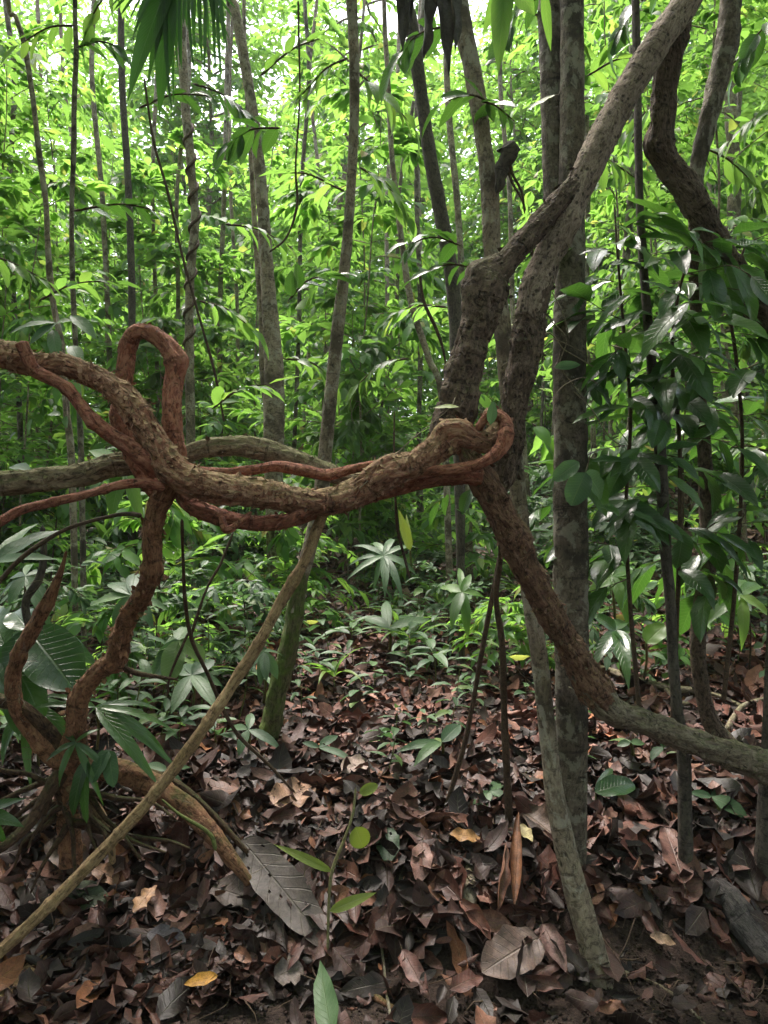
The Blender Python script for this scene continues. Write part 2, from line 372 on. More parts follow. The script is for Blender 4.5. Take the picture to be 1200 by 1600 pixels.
def leaves(T, P, D, Nn, L, W, droop=.4, curl=.5, rnd=None, wave=0.0, fold=0.0, twist=0.0, jag=0.0):
    """Batch of curved leaves: base P, direction D, surface normal Nn; length L, width W."""
    P = np.atleast_2d(P); n = len(P); D = nrm(np.broadcast_to(D, (n, 3))); Nn = np.broadcast_to(Nn, (n, 3))
    Nn = nrm(Nn - D * (Nn * D).sum(1, keepdims=True)); S = np.cross(D, Nn)
    f = lambda a: np.broadcast_to(np.asarray(a, float), (n,))[:, None]
    L, W, droop, curl, wave, fold, twist = map(f, (L, W, droop, curl, wave, fold, twist))
    rnd = rng.random(n) if rnd is None else np.broadcast_to(rnd, (n,))
    v, u, w_ = T['v'][None], T['u'][None], T['w'][None]
    dr = np.where(np.abs(droop) < 1e-3, 1e-3, droop); cu = np.where(np.abs(curl) < 1e-3, 1e-3, curl)
    a = L * np.sin(dr * v) / dr; b = -L * (1 - np.cos(dr * v)) / dr
    ph = rng.random((n, 1)) * 6.28
    ww = w_ * (1 + jag * np.sin(v * 37 + ph) * .5 + jag * np.sin(v * 17 + 2 * ph + np.sign(u)) * .8)
    x = ww * W * np.sin(cu * u) / cu; z = ww * W * (1 - np.cos(cu * u)) / cu + fold * np.abs(u) * ww * W
    z = z + wave * W * np.sin(v * 15 + ph + (u > 0) * 1.7) * u * u * .5 * np.sqrt(2 * w_)
    th = dr * v; tw = twist * v
    c3 = lambda k: k[..., None]
    Nr = c3(np.cos(th)) * Nn[:, None] + c3(np.sin(th)) * D[:, None]
    Sx = c3(np.cos(tw)) * S[:, None] + c3(np.sin(tw)) * Nr
    Nz = c3(np.cos(tw)) * Nr - c3(np.sin(tw)) * S[:, None]
    pos = P[:, None] + c3(a) * D[:, None] + c3(b) * Nn[:, None] + c3(x) * Sx + c3(z) * Nz
    m_ = T['v'].size
    A = np.stack([np.broadcast_to(T['u'], (n, m_)), np.broadcast_to(T['v'], (n, m_)), np.broadcast_to(rnd[:, None], (n, m_))], 2)
    q = (T['q'][None] + (np.arange(n) * m_)[:, None, None]).reshape(-1, 4)
    return pos.reshape(-1, 3), q, A.reshape(-1, 3)

def pxleaf(geo, T, bx, by, tx, ty, wpx, Y, dY=0.0, up=.8, toward=.6, side=0.0, **kw):
    b = at(bx, by, Y); t_ = at(tx, ty, Y + dY); D = t_ - b; L = np.linalg.norm(D)
    Nn = np.array([side, -toward, up])
    dr = kw.get('droop', .3)
    geo.add(*leaves(T, b[None], nrm(D)[None], Nn[None], L * (1 + abs(dr) ** 2 / 10), wpx / F * Y, **kw))

# ------------------------------------------------------------------ generic plants
def rot_about(v, k, a):
    k = nrm(k); return v * math.cos(a) + np.cross(k, v) * math.sin(a) + k * np.dot(k, v) * (1 - math.cos(a))

def make_plant(seed, Ht, z0, nbr, brl, leafL, trunk_r, T=T_LOW, ratio=.36, twigs=3, nleaf=7, spread=.35, lean=.05, topdense=False):
    """Returns (stem Geo, crown Geo), base at the origin."""
    r = np.random.default_rng(seed); st, cr = Geo(), Geo()
    n = 7; pts = [[0, 0, -.1, trunk_r * 1.25]]
    x = y = 0
    for i in range(1, n + 1):
        x += r.normal() * lean * Ht / n; y += r.normal() * lean * Ht / n
        pts.append([x, y, Ht * i / n, trunk_r * (1 - .75 * i / n)])
    path = spline(pts, .12); v, q, a = tube(path, 7 if trunk_r > .012 else 5); st.add(v, q, a)
    LP, LD, LN, LL = [], [], [], []
    az = r.random() * 6.28
    for b in range(nbr):
        f = (b + r.random() * .8) / nbr
        if topdense: f = f ** .6
        z = z0 + (Ht - z0) * f; i = min(len(path) - 2, int(np.searchsorted(path[:, 2], z))); base = path[i, :3]
        az += 2.4 + r.normal() * .3; el = r.uniform(.05, .75)
        d = np.array([math.cos(az) * math.cos(el), math.sin(az) * math.cos(el), math.sin(el)])
        L = brl * r.uniform(.6, 1.15) * (1 - .45 * f)
        p = base.copy(); bp = [list(p) + [trunk_r * .35 + .002]]; dd = d.copy(); k = 6
        for s in range(k):
            dd = nrm(dd + np.array([0, 0, -.11]) + r.normal(size=3) * .13); p = p + dd * L / k
            bp.append(list(p) + [(trunk_r * .35) * (1 - (s + 1) / k) + .0015])
        bp = np.array(bp); bs = spline(bp, .09); st.add(*tube(bs, 4))
        tw = [bs[int(len(bs) * .25):]]
        for t_ in range(twigs):
            j = int(len(bs) * r.uniform(.25, .9)); q0 = bs[j, :3]; sd = 1 if t_ % 2 else -1
            td = nrm(bs[min(j + 1, len(bs) - 1), :3] - bs[j - 1, :3]); td = rot_about(td, np.array([0, 0, 1.0]), sd * r.uniform(.5, 1.1))
            tl = L * r.uniform(.3, .55); tp = [list(q0) + [.002]]
            for s in range(3):
                td = nrm(td + np.array([0, 0, -.08]) + r.normal(size=3) * .1); q0 = q0 + td * tl / 3; tp.append(list(q0) + [.0012])
            ts = spline(tp, .09); st.add(*tube(ts, 3)); tw.append(ts)
        for ts in tw:
            m_ = nleaf; 
            for s in range(m_):
                ff = (s + .6) / m_; j = min(len(ts) - 1, int(ff * (len(ts) - 1) + .5)); j0 = max(0, j - 1); j1 = min(len(ts) - 1, j0 + 1)
                td = nrm(ts[j1, :3] - ts[j0, :3] + 1e-6); sd = 1 if s % 2 else -1
                a_ = sd * r.uniform(.5, 1.2) * (1 - .6 * ff)
                D = rot_about(td, np.array([0, 0, 1.0]), a_) + np.array([0, 0, r.uniform(-.35, .2)])
                LP.append(ts[j, :3]); LD.append(D); LN.append(np.array([0, 0, 1.0]) + r.normal(size=3) * spread); LL.append(leafL * r.uniform(.55, 1.25))
    n = len(LP); LL = np.array(LL)
    cr.add(*leaves(T, np.array(LP), np.array(LD), np.array(LN), LL, LL * ratio * r.uniform(.85, 1.15, n), r.uniform(.2, .9, n), r.uniform(.2, .9, n), rnd=r.random(n) ** 1.3))
    return st, cr

def proto(name, label, cat, group, seed, mat, smat, **kw):
    st, cr = make_plant(seed, **kw)
    t = thing(name, label, cat, (0, 0, 0), group)
    a = st.build('trunk' if kw['trunk_r'] > .02 else 'stem', M[smat], t); b = cr.build('crown' if kw['trunk_r'] > .02 else 'foliage', M[mat], t)
    return t, [a, b]
used = set()
def place(pr, x, y, s=1.0, rz=None, label=None, dz=0.0, group=None, tilt=0.0):
    t, kids = pr
    if t.name in used:
        t2 = t.copy(); C.objects.link(t2)
        for k in kids:
            c = k.copy(); C.objects.link(c); c.parent = t2
    else: used.add(t.name); t2 = t
    t2.location = (x, y, H1(x, y) + dz); t2.scale = (s, s, s)
    t2.rotation_euler = (tilt * R.uniform(-1, 1), tilt * R.uniform(-1, 1), R.uniform(0, 6.28) if rz is None else rz)
    if label: t2['label'] = label
    if group: t2['group'] = group
    return t2
#PART2
# ------------------------------------------------------------------ the big vines and trunks in front
def vdisp(low=.10, ridge=.10, flake=.05, lump=0.0, seed=0.0):
    def f(A, R0):
        A = A + seed * 3.7; s = .045 / max(R0, .008)
        d = low * fbm(A * [9 * s, 9 * s, 9], 2) + ridge * fbm(A * [56 * s, 56 * s, 13], 3) + .035 * noise(A * [10 * s, 10 * s, 60]) * (1 + noise(A * [0, 0, 9]))
        if flake:
            n_ = noise(A * [30 * s, 30 * s, 11]); d = d + flake * (1 / (1 + np.exp(-n_ * 18)))
            d = d + flake * .35 * noise(A * [120 * s, 120 * s, 40])
        if lump:
            n_ = noise(A * [22 * s, 22 * s, 22]); d = d + lump * np.clip(n_, 0, 1) ** 1.5
        return d
    return f
def vine(parent, name, mat, rows, ns=40, step=.006, seed=0.0, twist=2.0, low=.11, ridge=.15, flake=.09, lump=.06, nodes=(), flakes=0):
    p = px_path(rows, step)
    if nodes:                                   # raised rings along the stem
        for (px, py, amp, wid) in nodes:
            Y0 = p[:, 1]; sx = 600 + p[:, 0] / Y0 * F; sy = 800 - (p[:, 2] - CAMZ) / Y0 * F
            i = int(np.argmin((sx - px) ** 2 + (sy - py) ** 2)); d = np.linalg.norm(p[:, :3] - p[i, :3], axis=1)
            p[:, 3] *= 1 + amp * np.exp(-(d / wid) ** 2)
    g = Geo(); tv = tube(p, ns, vdisp(low, ridge, flake, lump, seed), twist); g.add(*tv)
    if flakes:                                  # small lifted plates of peeling bark
        rr = np.random.default_rng(int(seed * 10) + 5); n_ = len(p); V = tv[0].reshape(n_, ns, 3)
        L_ = np.linalg.norm(np.diff(p[:, :3], axis=0), axis=1).sum(); m_ = int(flakes * L_ * p[:, 3].mean() / .04)
        i = rr.integers(3, n_ - 3, m_); j = rr.integers(0, ns, m_); P = V[i, j]; Nn = nrm(P - p[i, :3]); T_ = nrm(V[np.minimum(i + 2, n_ - 1), j] - V[i - 2, j])
        D = T_ * rr.choice([-1, 1], m_)[:, None] + rr.normal(size=(m_, 3)) * .35; k_ = min(1.0, p[:, 3].mean() / .03)
        L = rr.uniform(.006, .026, m_) * k_; v_, q_, a_ = leaves(T_DLOW, P + Nn * .0008, D, Nn, L, L * rr.uniform(.4, .8, m_), -rr.uniform(.0, .8, m_), -.5, jag=.25)
        g.add(v_, q_, v_ * [.8, .8, .8])
    return g.build(name, M[mat], parent)
def fibres(parent, path_rows, n, length, name='rootlets', seed=1, down=.6, rad=.0007):  # fine dangling rootlets and fibres along a stem
    r = np.random.default_rng(seed); p = px_path(path_rows, .01); g = Geo()
    for k in range(n):
        i = r.integers(2, len(p) - 2); d = nrm(r.normal(size=3) + np.array([0, 0, -down])); q = p[i, :3] + nrm(np.array([d[0], d[1], d[2]])) * p[i, 3] * .9
        L = length * r.uniform(.3, 1.3); c = [list(q) + [rad]]
        for s in range(4):
            d = nrm(d + r.normal(size=3) * .45 + np.array([0, 0, -.1])); q = q + d * L / 4; c.append(list(q) + [rad * (1 - s * .2)])
        g.add(*tube(spline(c, .012), 3))
    o = g.build(name, M['fibre'] if seed % 2 else M['twig'], parent); o['kind'] = 'stuff'

def slim(rows, k, a=0, b=None):
    b = len(rows) if b is None else b
    return [(x, y, Y, d * k) if a <= i < b else (x, y, Y, d) for i, (x, y, Y, d) in enumerate(rows)]
# main vine
t = thing('woody_vine', 'thickest flaky red brown vine sagging across the middle from left edge to the knot', 'vine', at(0, 560, 1.95))
A_ROWS = [(-220, 520, 1.75, 50), (-100, 545, 1.88, 50), (0, 554, 1.95, 48), (30, 560, 1.96, 50), (54, 569, 1.97, 38), (104, 571, 1.98, 36), (154, 592, 2.0, 40), (188, 617, 2.0, 46), (217, 654, 2.0, 50),
          (242, 692, 2.0, 48), (262, 725, 2.0, 52), (292, 748, 2.0, 53), (333, 761, 2.0, 51), (383, 768, 2.02, 47), (433, 775, 2.04, 44), (475, 783, 2.06, 42), (525, 782, 2.08, 43),
          (567, 763, 2.1, 50), (608, 737, 2.1, 50), (650, 725, 2.12, 47), (680, 704, 2.12, 46), (700, 686, 2.12, 50), (720, 678, 2.1, 44), (738, 686, 2.1, 36), (756, 690, 2.12, 34), (772, 680, 2.15, 32), (781, 664, 2.2, 28), (776, 650, 2.28, 24), (760, 648, 2.34, 18)]
A_ROWS = slim(slim(A_ROWS, .88), .92, 6, 12)
vine(t, 'stem', 'vine', A_ROWS, 64, .004, 1, 1.5, low=.11, ridge=.17, flakes=1500, nodes=[(215, 650, .10, .02), (262, 728, .07, .015), (590, 745, .05, .02), (703, 688, .12, .02), (440, 775, .05, .01)])
vine(t, 'side_branch', 'vine_clean', [(33, 532, 1.91, 18), (42, 556, 1.92, 20), (54, 579, 1.93, 19), (83, 594, 1.94, 18), (104, 608, 1.94, 18), (125, 633, 1.95, 19), (146, 658, 1.95, 21), (175, 681, 1.96, 22), (204, 700, 1.97, 25), (226, 718, 1.99, 28), (246, 736, 2.03, 28)], 32, .005, 2, 3, nodes=[(104, 608, .2, .008), (146, 660, .2, .01)])
fibres(t, A_ROWS[3:24], 46, .05, seed=5, down=1.5, rad=.0005)

t = thing('looped_vine', 'red brown vine rising in an upright loop above the crossing on the left', 'vine', at(275, 735, 2.1))
C_ROWS = [(262, 795, 2.12, 22), (232, 752, 2.13, 28), (205, 700, 2.13, 32), (190, 650, 2.14, 32), (191, 610, 2.16, 29), (195, 575, 2.17, 28), (200, 540, 2.17, 28), (212, 520, 2.16, 26), (236, 521, 2.14, 28), (261, 540, 2.12, 32), (275, 564, 2.11, 36),
          (272, 592, 2.11, 32), (267, 625, 2.1, 33), (269, 665, 2.1, 33), (275, 705, 2.1, 32), (280, 750, 2.1, 28), (290, 782, 2.07, 26), (317, 798, 2.05, 28), (354, 811, 2.05, 28), (396, 817, 2.06, 26), (437, 815, 2.08, 24), (475, 806, 2.12, 24),
          (520, 788, 2.16, 26), (600, 768, 2.18, 26), (660, 752, 2.18, 28), (715, 742, 2.18, 30), (755, 748, 2.18, 26)]
C_ROWS = slim(C_ROWS, .88)
vine(t, 'stem', 'vine_clean', C_ROWS, 48, .004, 3, 2.5, flakes=600, nodes=[(275, 566, .14, .012), (194, 590, .12, .01), (190, 650, .15, .03), (240, 522, .08, .01)])
vine(t, 'side_branch', 'vine_clean', [(345, 806, 2.02, 8), (352, 826, 2.01, 12), (364, 824, 2.01, 11), (384, 808, 2.01, 9), (392, 800, 2.04, 5)], 20, .004, 4, 3)
vine(t, 'side_branch', 'vine_clean', [(432, 826, 2.06, 9), (450, 815, 2.03, 14), (466, 803, 2.03, 13), (484, 798, 2.06, 12), (510, 796, 2.1, 9)], 20, .004, 5, 3)
fibres(t, C_ROWS[16:24], 26, .06, seed=8, down=1.2, rad=.0005)

t = thing('mossy_vine', 'pale mossy vine lying level at the left edge, arching dark and green behind the crossing', 'vine', at(0, 756, 2.12))
E_ROWS = [(-260, 765, 2.0, 40), (-120, 760, 2.08, 38), (0, 756, 2.12, 38), (63, 750, 2.14, 38), (125, 742, 2.16, 38), (175, 728, 2.2, 37), (215, 724, 2.24, 34), (255, 716, 2.3, 32), (292, 708, 2.32, 30), (333, 698, 2.33, 30), (375, 697, 2.33, 33), (417, 704, 2.33, 32), (458, 715, 2.32, 31), (500, 733, 2.3, 30), (560, 752, 2.27, 26), (640, 752, 2.26, 22), (720, 744, 2.25, 18)]
E_ROWS = slim(E_ROWS, .92)
vine(t, 'stem', 'vine_moss', E_ROWS, 44, .005, 6, 1, ridge=.15, flakes=500)
fibres(t, E_ROWS[8:15], 70, .03, seed=9, down=-.6, rad=.0006)

t = thing('thin_red_vine', 'thin red vine running from the left edge below the mossy vine up to the crossing', 'vine', at(0, 817, 1.9))
vine(t, 'stem', 'vine_clean', [(-160, 900, 1.75, 14), (-60, 845, 1.85, 14), (0, 815, 1.9, 14), (33, 797, 1.91, 13), (83, 784, 1.93, 13), (146, 770, 1.95, 13), (188, 758, 1.96, 14), (229, 755, 1.97, 14), (258, 764, 1.99, 13)], 24, .005, 7, 3, nodes=[(165, 765, .3, .008), (83, 784, .2, .006)])
t = thing('thin_red_vine', 'thin bright red vine lying along the top of the thickest vine right of the loop', 'vine', at(308, 733, 2.14))
vine(t, 'stem', 'vine_clean', [(278, 722, 2.16, 12), (308, 734, 2.14, 12), (354, 737, 2.13, 13), (396, 734, 2.13, 14), (433, 729, 2.13, 16), (471, 735, 2.13, 17), (512, 742, 2.13, 17), (546, 734, 2.14, 14), (575, 727, 2.14, 11), (600, 722, 2.14, 6)], 26, .005, 8, 3, ridge=.14)
t = thing('curled_vine', 'red vine curling tightly round the end of the thickest vine at the knot', 'vine', at(683, 733, 2.08))
vine(t, 'stem', 'vine_clean', [(640, 742, 2.14, 10), (683, 735, 2.08, 15), (721, 733, 2.06, 17), (750, 724, 2.05, 17), (777, 708, 2.05, 20), (790, 686, 2.06, 24), (791, 664, 2.07, 21), (782, 650, 2.08, 17), (768, 648, 2.09, 14), (757, 655, 2.1, 12), (749, 668, 2.1, 12), (745, 682, 2.14, 12)], 34, .004, 9, 3, flakes=500, lump=.2, low=.18, nodes=[(792, 680, .12, .01)])

# left leg with its roots
t = thing('rooted_vine', 'crooked orange brown vine dropping from the left crossing to a gnarled root base', 'vine', ground(112, 1325))
vine(t, 'stem', 'leg', [(276, 738, 2.08, 24), (260, 765, 2.04, 31), (246, 796, 2.06, 30), (237, 828, 2.08, 28), (237, 860, 2.1, 28), (238, 887, 2.12, 30), (232, 912, 2.16, 28), (216, 940, 2.22, 27), (200, 965, 2.28, 27), (189, 995, 2.33, 28), (181, 1030, 2.4, 31), (158, 1047, 2.44, 27), (134, 1072, 2.48, 27), (121, 1103, 2.52, 31), (118, 1140, 2.56, 30), (112, 1180, 2.6, 40), (104, 1230, 2.62, 34), (108, 1290, 2.62, 30), (112, 1350, 2.64, 32)], 48, .004, 10, 2, lump=.14, flakes=700,
     nodes=[(238, 889, .14, .010), (185, 995, .12, .008), (181, 1033, .16, .02), (134, 1072, .1, .02), (262, 762, .1, .02), (112, 1180, .2, .04)])
RT = [[(104, 860, 2.3, 4), (96, 890, 2.31, 8), (86, 915, 2.32, 13), (72, 945, 2.35, 20), (50, 985, 2.4, 22), (30, 1022, 2.42, 22), (19, 1068, 2.46, 23), (30, 1115, 2.52, 22), (60, 1155, 2.56, 26), (94, 1185, 2.6, 34), (140, 1197, 2.62, 34), (200, 1208, 2.62, 34), (246, 1232, 2.6, 34), (290, 1260, 2.58, 30), (330, 1302, 2.54, 26), (366, 1347, 2.52, 20), (392, 1382, 2.5, 14)],
      [(-40, 1090, 2.5, 18), (0, 1095, 2.52, 20), (40, 1108, 2.52, 18), (80, 1150, 2.58, 24), (100, 1195, 2.6, 24)],
      [(100, 1200, 2.6, 24), (78, 1235, 2.52, 20), (50, 1280, 2.46, 17), (10, 1320, 2.4, 14), (-40, 1345, 2.35, 12)],
      [(-60, 1180, 2.45, 6), (0, 1203, 2.5, 7), (50, 1212, 2.54, 7), (90, 1240, 2.58, 9), (95, 1270, 2.6, 8)],
      [(105, 1225, 2.6, 20), (150, 1265, 2.6, 16), (170, 1310, 2.58, 12), (176, 1350, 2.6, 10)],
      [(200, 1205, 2.62, 16), (255, 1215, 2.66, 14), (310, 1250, 2.64, 10), (372, 1316, 2.58, 8), (400, 1350, 2.6, 6)],
      [(190, 1042, 2.4, 9), (215, 1052, 2.42, 8), (250, 1058, 2.44, 6), (278, 1062, 2.46, 4)]]
for k, rr in enumerate(RT):
    vine(t, 'root' if k < 7 else 'side_branch', 'leg' if k == 0 else 'root' if k != 4 else 'pole', rr, 28 if k < 4 else 16, .006, 11 + k, 2, lump=.12, nodes=[(28, 1023, .2, .02)] if k == 0 else ())
_r = np.random.default_rng(4)
for k in range(16):
    x0, y0 = 108 + _r.normal() * 12, 1215 + _r.uniform(-20, 90); a0 = _r.uniform(-2.9, .1); ln = _r.uniform(60, 190); rr = []
    for s in range(5):
        f_ = s / 4; rr.append((x0 + math.cos(a0) * ln * f_ + _r.normal() * 5, y0 + abs(math.sin(a0)) * ln * .5 * f_ + 45 * f_ * f_ + _r.normal() * 5, 2.62 - .16 * f_, 12 * (1 - .7 * f_)))
    vine(t, 'root', 'root', rr, 12, .008, 30 + k, 2, lump=.15)
fibres(t, RT[0], 90, .10, seed=21, down=1.0, rad=.0009)
fibres(t, [(100, 1190, 2.6, 40), (108, 1240, 2.62, 34), (110, 1300, 2.62, 30)], 50, .10, seed=23, down=1.0, rad=.0011)

t = thing('leaning_pole', 'straight thin tan stem leaning diagonally from the sagging vine down to the lower left corner', 'stem', at(505, 806, 2.13))
vine(t, 'stem', 'pole', [(508, 798, 2.13, 12), (500, 815, 2.12, 15), (478, 872, 2.1, 15), (457, 910, 2.09, 17), (436, 945, 2.08, 16), (403, 1009, 2.06, 17), (380, 1043, 2.05, 18), (361, 1074, 2.04, 16), (323, 1131, 2.01, 18), (286, 1183, 1.99, 17), (244, 1238, 1.96, 17), (197, 1291, 1.94, 16), (141, 1350, 1.91, 17), (75, 1416, 1.87, 17), (0, 1487, 1.83, 18), (-120, 1590, 1.76, 19), (-210, 1665, 1.7, 20)], 30, .005, 20, 2, low=.14, ridge=.13,
     nodes=[(323, 1128, .22, .008), (403, 1006, .12, .01), (182, 1300, .2, .006), (75, 1413, .2, .008), (244, 1236, .15, .006), (457, 908, .14, .01)])

# knotted stem, big pitted liana, lower red leg
t = thing('knotted_liana', 'thick pale liana with dark pits leaning to the upper right, with a knotted second stem', 'liana', at(790, 740, 2.35))
L_ROWS = [(1180, -210, 2.6, 50), (1120, -90, 2.52, 52), (1075, 0, 2.48, 52), (1040, 47, 2.46, 54), (1005, 102, 2.44, 54), (972, 156, 2.42, 54), (947, 205, 2.4, 56), (923, 254, 2.38, 56), (902, 300, 2.37, 54), (881, 352, 2.36, 56), (857, 400, 2.36, 54), (838, 450, 2.36, 55), (828, 500, 2.36, 56), (825, 530, 2.36, 56), (818, 567, 2.36, 52), (806, 610, 2.36, 46), (802, 650, 2.36, 42), (798, 692, 2.36, 40), (786, 735, 2.36, 42), (772, 775, 2.38, 30)]
L_ROWS = slim(slim(L_ROWS, .78, 0, 10), .85, 10, 17)
vine(t, 'stem', 'pit', L_ROWS[:13], 56, .005, 30, .6, low=.08, ridge=.05, flake=.03, lump=.10, nodes=[(885, 345, .08, .03), (955, 190, .05, .03)])
vine(t, 'lower_stem', 'knot', [(850, 415, 2.36, 36)] + L_ROWS[12:], 52, .005, 31, .8, flakes=500, low=.10, ridge=.12, lump=.12)
K_ROWS = [(955, 205, 2.42, 10), (925, 250, 2.4, 26), (902, 284, 2.37, 36), (880, 308, 2.34, 38), (848, 343, 2.32, 38), (818, 378, 2.3, 40), (792, 408, 2.28, 44), (768, 432, 2.28, 60), (758, 462, 2.28, 66), (750, 500, 2.28, 58), (738, 530, 2.28, 52), (730, 565, 2.28, 54), (722, 605, 2.28, 58), (716, 640, 2.28, 62), (700, 665, 2.28, 58), (690, 690, 2.27, 40), (700, 712, 2.28, 26)]
K_ROWS = slim(slim(K_ROWS, .82, 0, 7), .9, 7)
vine(t, 'knotted_stem', 'knot', K_ROWS, 60, .005, 33, .5, low=.14, ridge=.14, lump=.24, flakes=500, nodes=[(762, 450, .10, .03), (735, 425, .1, .02), (715, 650, .06, .02)])
fibres(t, K_ROWS[5:13], 60, .05, seed=31, down=.2, rad=.0006)
fibres(t, L_ROWS[10:17], 50, .06, seed=33, down=.3, rad=.0006)
t = thing('leaning_liana', 'red brown liana slanting down right from the knot, bending mossy grey towards the right edge', 'liana', at(758, 754, 2.22))
M_ROWS = [(728, 705, 2.26, 30), (742, 730, 2.22, 46), (758, 757, 2.22, 50), (780, 798, 2.24, 52), (800, 838, 2.26, 54), (818, 879, 2.28, 50), (841, 922, 2.3, 47), (868, 972, 2.33, 45), (896, 1019, 2.36, 46), (918, 1060, 2.38, 52), (940, 1094, 2.4, 50)]
M_ROWS = slim(M_ROWS, .86)
vine(t, 'stem', 'red_leg', M_ROWS[:-1] + [(940, 1092, 2.4, 44), (962, 1109, 2.42, 30), (990, 1121, 2.43, 10)], 56, .005, 35, 1.2, low=.09, ridge=.16, flake=.1, flakes=800, nodes=[(930, 1085, .12, .03)])
vine(t, 'lower_stem', 'mossy', [(868, 965, 2.36, 18), (896, 1022, 2.37, 33), (922, 1070, 2.39, 44), (948, 1102, 2.4, 43), (981, 1119, 2.42, 38), (1028, 1136, 2.45, 37), (1075, 1155, 2.48, 37), (1122, 1173, 2.52, 39), (1160, 1186, 2.55, 42), (1200, 1199, 2.58, 46), (1290, 1230, 2.66, 50), (1420, 1270, 2.8, 52), (1650, 1290, 3.1, 56)], 48, .005, 36, 1, flakes=400, nodes=[(948, 1100, .10, .02), (1040, 1140, .06, .01)])
fibres(t, M_ROWS[2:9], 40, .05, seed=37, down=.3, rad=.0006)

# big straight forked tree and front slender tree
def rooted(px, py): return ground(px, py)
def forest_tree(name, label, cat, mat, rows, ns=32, step=.015, seed=0, crown=None, group=None, extra=(), lump=0.0, low=.06, ridge=.05, flake=.02):
    b = at(*rows[0][:3]); t = thing(name, label, cat, (b[0], b[1], H1(b[0], b[1])), group)
    vine(t, 'trunk', mat, rows, ns, step, seed, .3, low=low, ridge=ridge, flake=flake, lump=lump)
    for nm, rr in extra: vine(t, nm, mat, rr, max(10, ns * 2 // 3), step, seed + .5, .5, low=low, ridge=ridge, flake=flake, lump=lump)
    return t
TN = forest_tree('forked_tree', 'straight mottled grey tree behind the liana, forking into two upright stems near the top', 'tree', 'grey',
    [(897, 1490, 2.62, 92), (895, 1462, 2.62, 64), (893, 1430, 2.62, 50), (893, 1300, 2.62, 46), (893, 1100, 2.63, 50), (892, 900, 2.64, 52), (891, 700, 2.66, 51), (890, 500, 2.68, 50), (892, 360, 2.7, 42), (894, 200, 2.72, 38), (894, 0, 2.75, 36), (893, -300, 2.8, 34), (893, -800, 2.9, 30), (893, -1300, 3, 20)], 40, .012, 40,
    extra=[('fork_stem', [(884, 420, 2.72, 30), (874, 350, 2.76, 36), (868, 280, 2.78, 38), (864, 150, 2.8, 38), (859, 0, 2.85, 38), (850, -300, 2.9, 34), (830, -900, 3.0, 24)])], lump=.04)
TO = forest_tree('slender_tree', 'slender pale tree in front with bare roots on the dirt, rising behind the liana', 'tree', 'pale',
    [(940, 1545, 2.28, 40), (934, 1520, 2.28, 44), (927, 1490, 2.29, 40), (918, 1455, 2.3, 38), (899, 1389, 2.34, 37), (884, 1328, 2.37, 34), (874, 1281, 2.39, 32), (864, 1225, 2.42, 29), (857, 1155, 2.45, 27), (849, 1084, 2.47, 26), (841, 1014, 2.49, 26), (831, 953, 2.5, 25), (818, 850, 2.52, 25), (806, 733, 2.54, 25), (795, 620, 2.57, 26), (787, 525, 2.6, 27),
     (776, 440, 2.62, 25), (769, 390, 2.64, 25), (765, 300, 2.66, 28), (756, 225, 2.68, 24), (745, 150, 2.7, 27), (736, 100, 2.72, 27), (720, 25, 2.75, 29), (700, -100, 2.8, 28), (660, -350, 2.9, 26), (620, -800, 3.1, 20)], 32, .01, 43,
    extra=[('root', [(930, 1490, 2.3, 26), (950, 1518, 2.28, 18), (968, 1522, 2.28, 11), (985, 1520, 2.29, 7)]), ('root', [(938, 1500, 2.28, 22), (953, 1545, 2.25, 12), (968, 1570, 2.2, 9), (985, 1600, 2.14, 8), (1000, 1640, 2.1, 5)]),
           ('root', [(925, 1500, 2.28, 22), (917, 1530, 2.26, 12), (913, 1545, 2.24, 7)]), ('root', [(912, 1420, 2.33, 18), (925, 1450, 2.36, 14), (935, 1480, 2.36, 10), (940, 1500, 2.36, 8)])], lump=.06)
TO.children[0].data.materials[0] = M['mossy'] if False else TO.children[0].data.materials[0]
TP = forest_tree('dark_sapling', 'thin dark upright trunk right of the forked tree, passing behind the mossy lower liana', 'tree', 'dgrey',
    [(1073, 1365, 2.62, 26), (1071, 1319, 2.62, 22), (1068, 1178, 2.64, 20), (1059, 1113, 2.65, 17), (1052, 1037, 2.66, 16), (1048, 944, 2.68, 16), (1041, 870, 2.7, 17), (1035, 765, 2.7, 18), (1028, 660, 2.7, 18), (1020, 590, 2.7, 16), (1012, 500, 2.7, 14), (1003, 380, 2.72, 13), (999, 300, 2.74, 12), (996, 150, 2.8, 12), (993, 0, 2.85, 12), (988, -300, 2.9, 11)], 20, .012, 45)
TQ = forest_tree('crooked_sapling', 'crooked brown trunk at right that bows left above the flat mossy liana', 'tree', 'knot',
    [(1150, 1180, 3.0, 34), (1122, 1147, 3.0, 30), (1106, 1115, 3.0, 25), (1096, 1070, 2.98, 24), (1090, 1010, 2.97, 24), (1094, 960, 2.96, 25), (1104, 905, 2.95, 26), (1107, 850, 2.95, 23), (1104, 800, 2.95, 22), (1102, 730, 2.95, 22), (1097, 660, 2.95, 20), (1091, 590, 2.92, 18), (1088, 513, 2.9, 18), (1086, 430, 2.85, 18), (1084, 340, 2.8, 16)], 22, .012, 46)
t = thing('twisted_liana', 'dark twisted liana crossing the upper right corner down to the right edge', 'liana', at(1050, 65, 2.6))
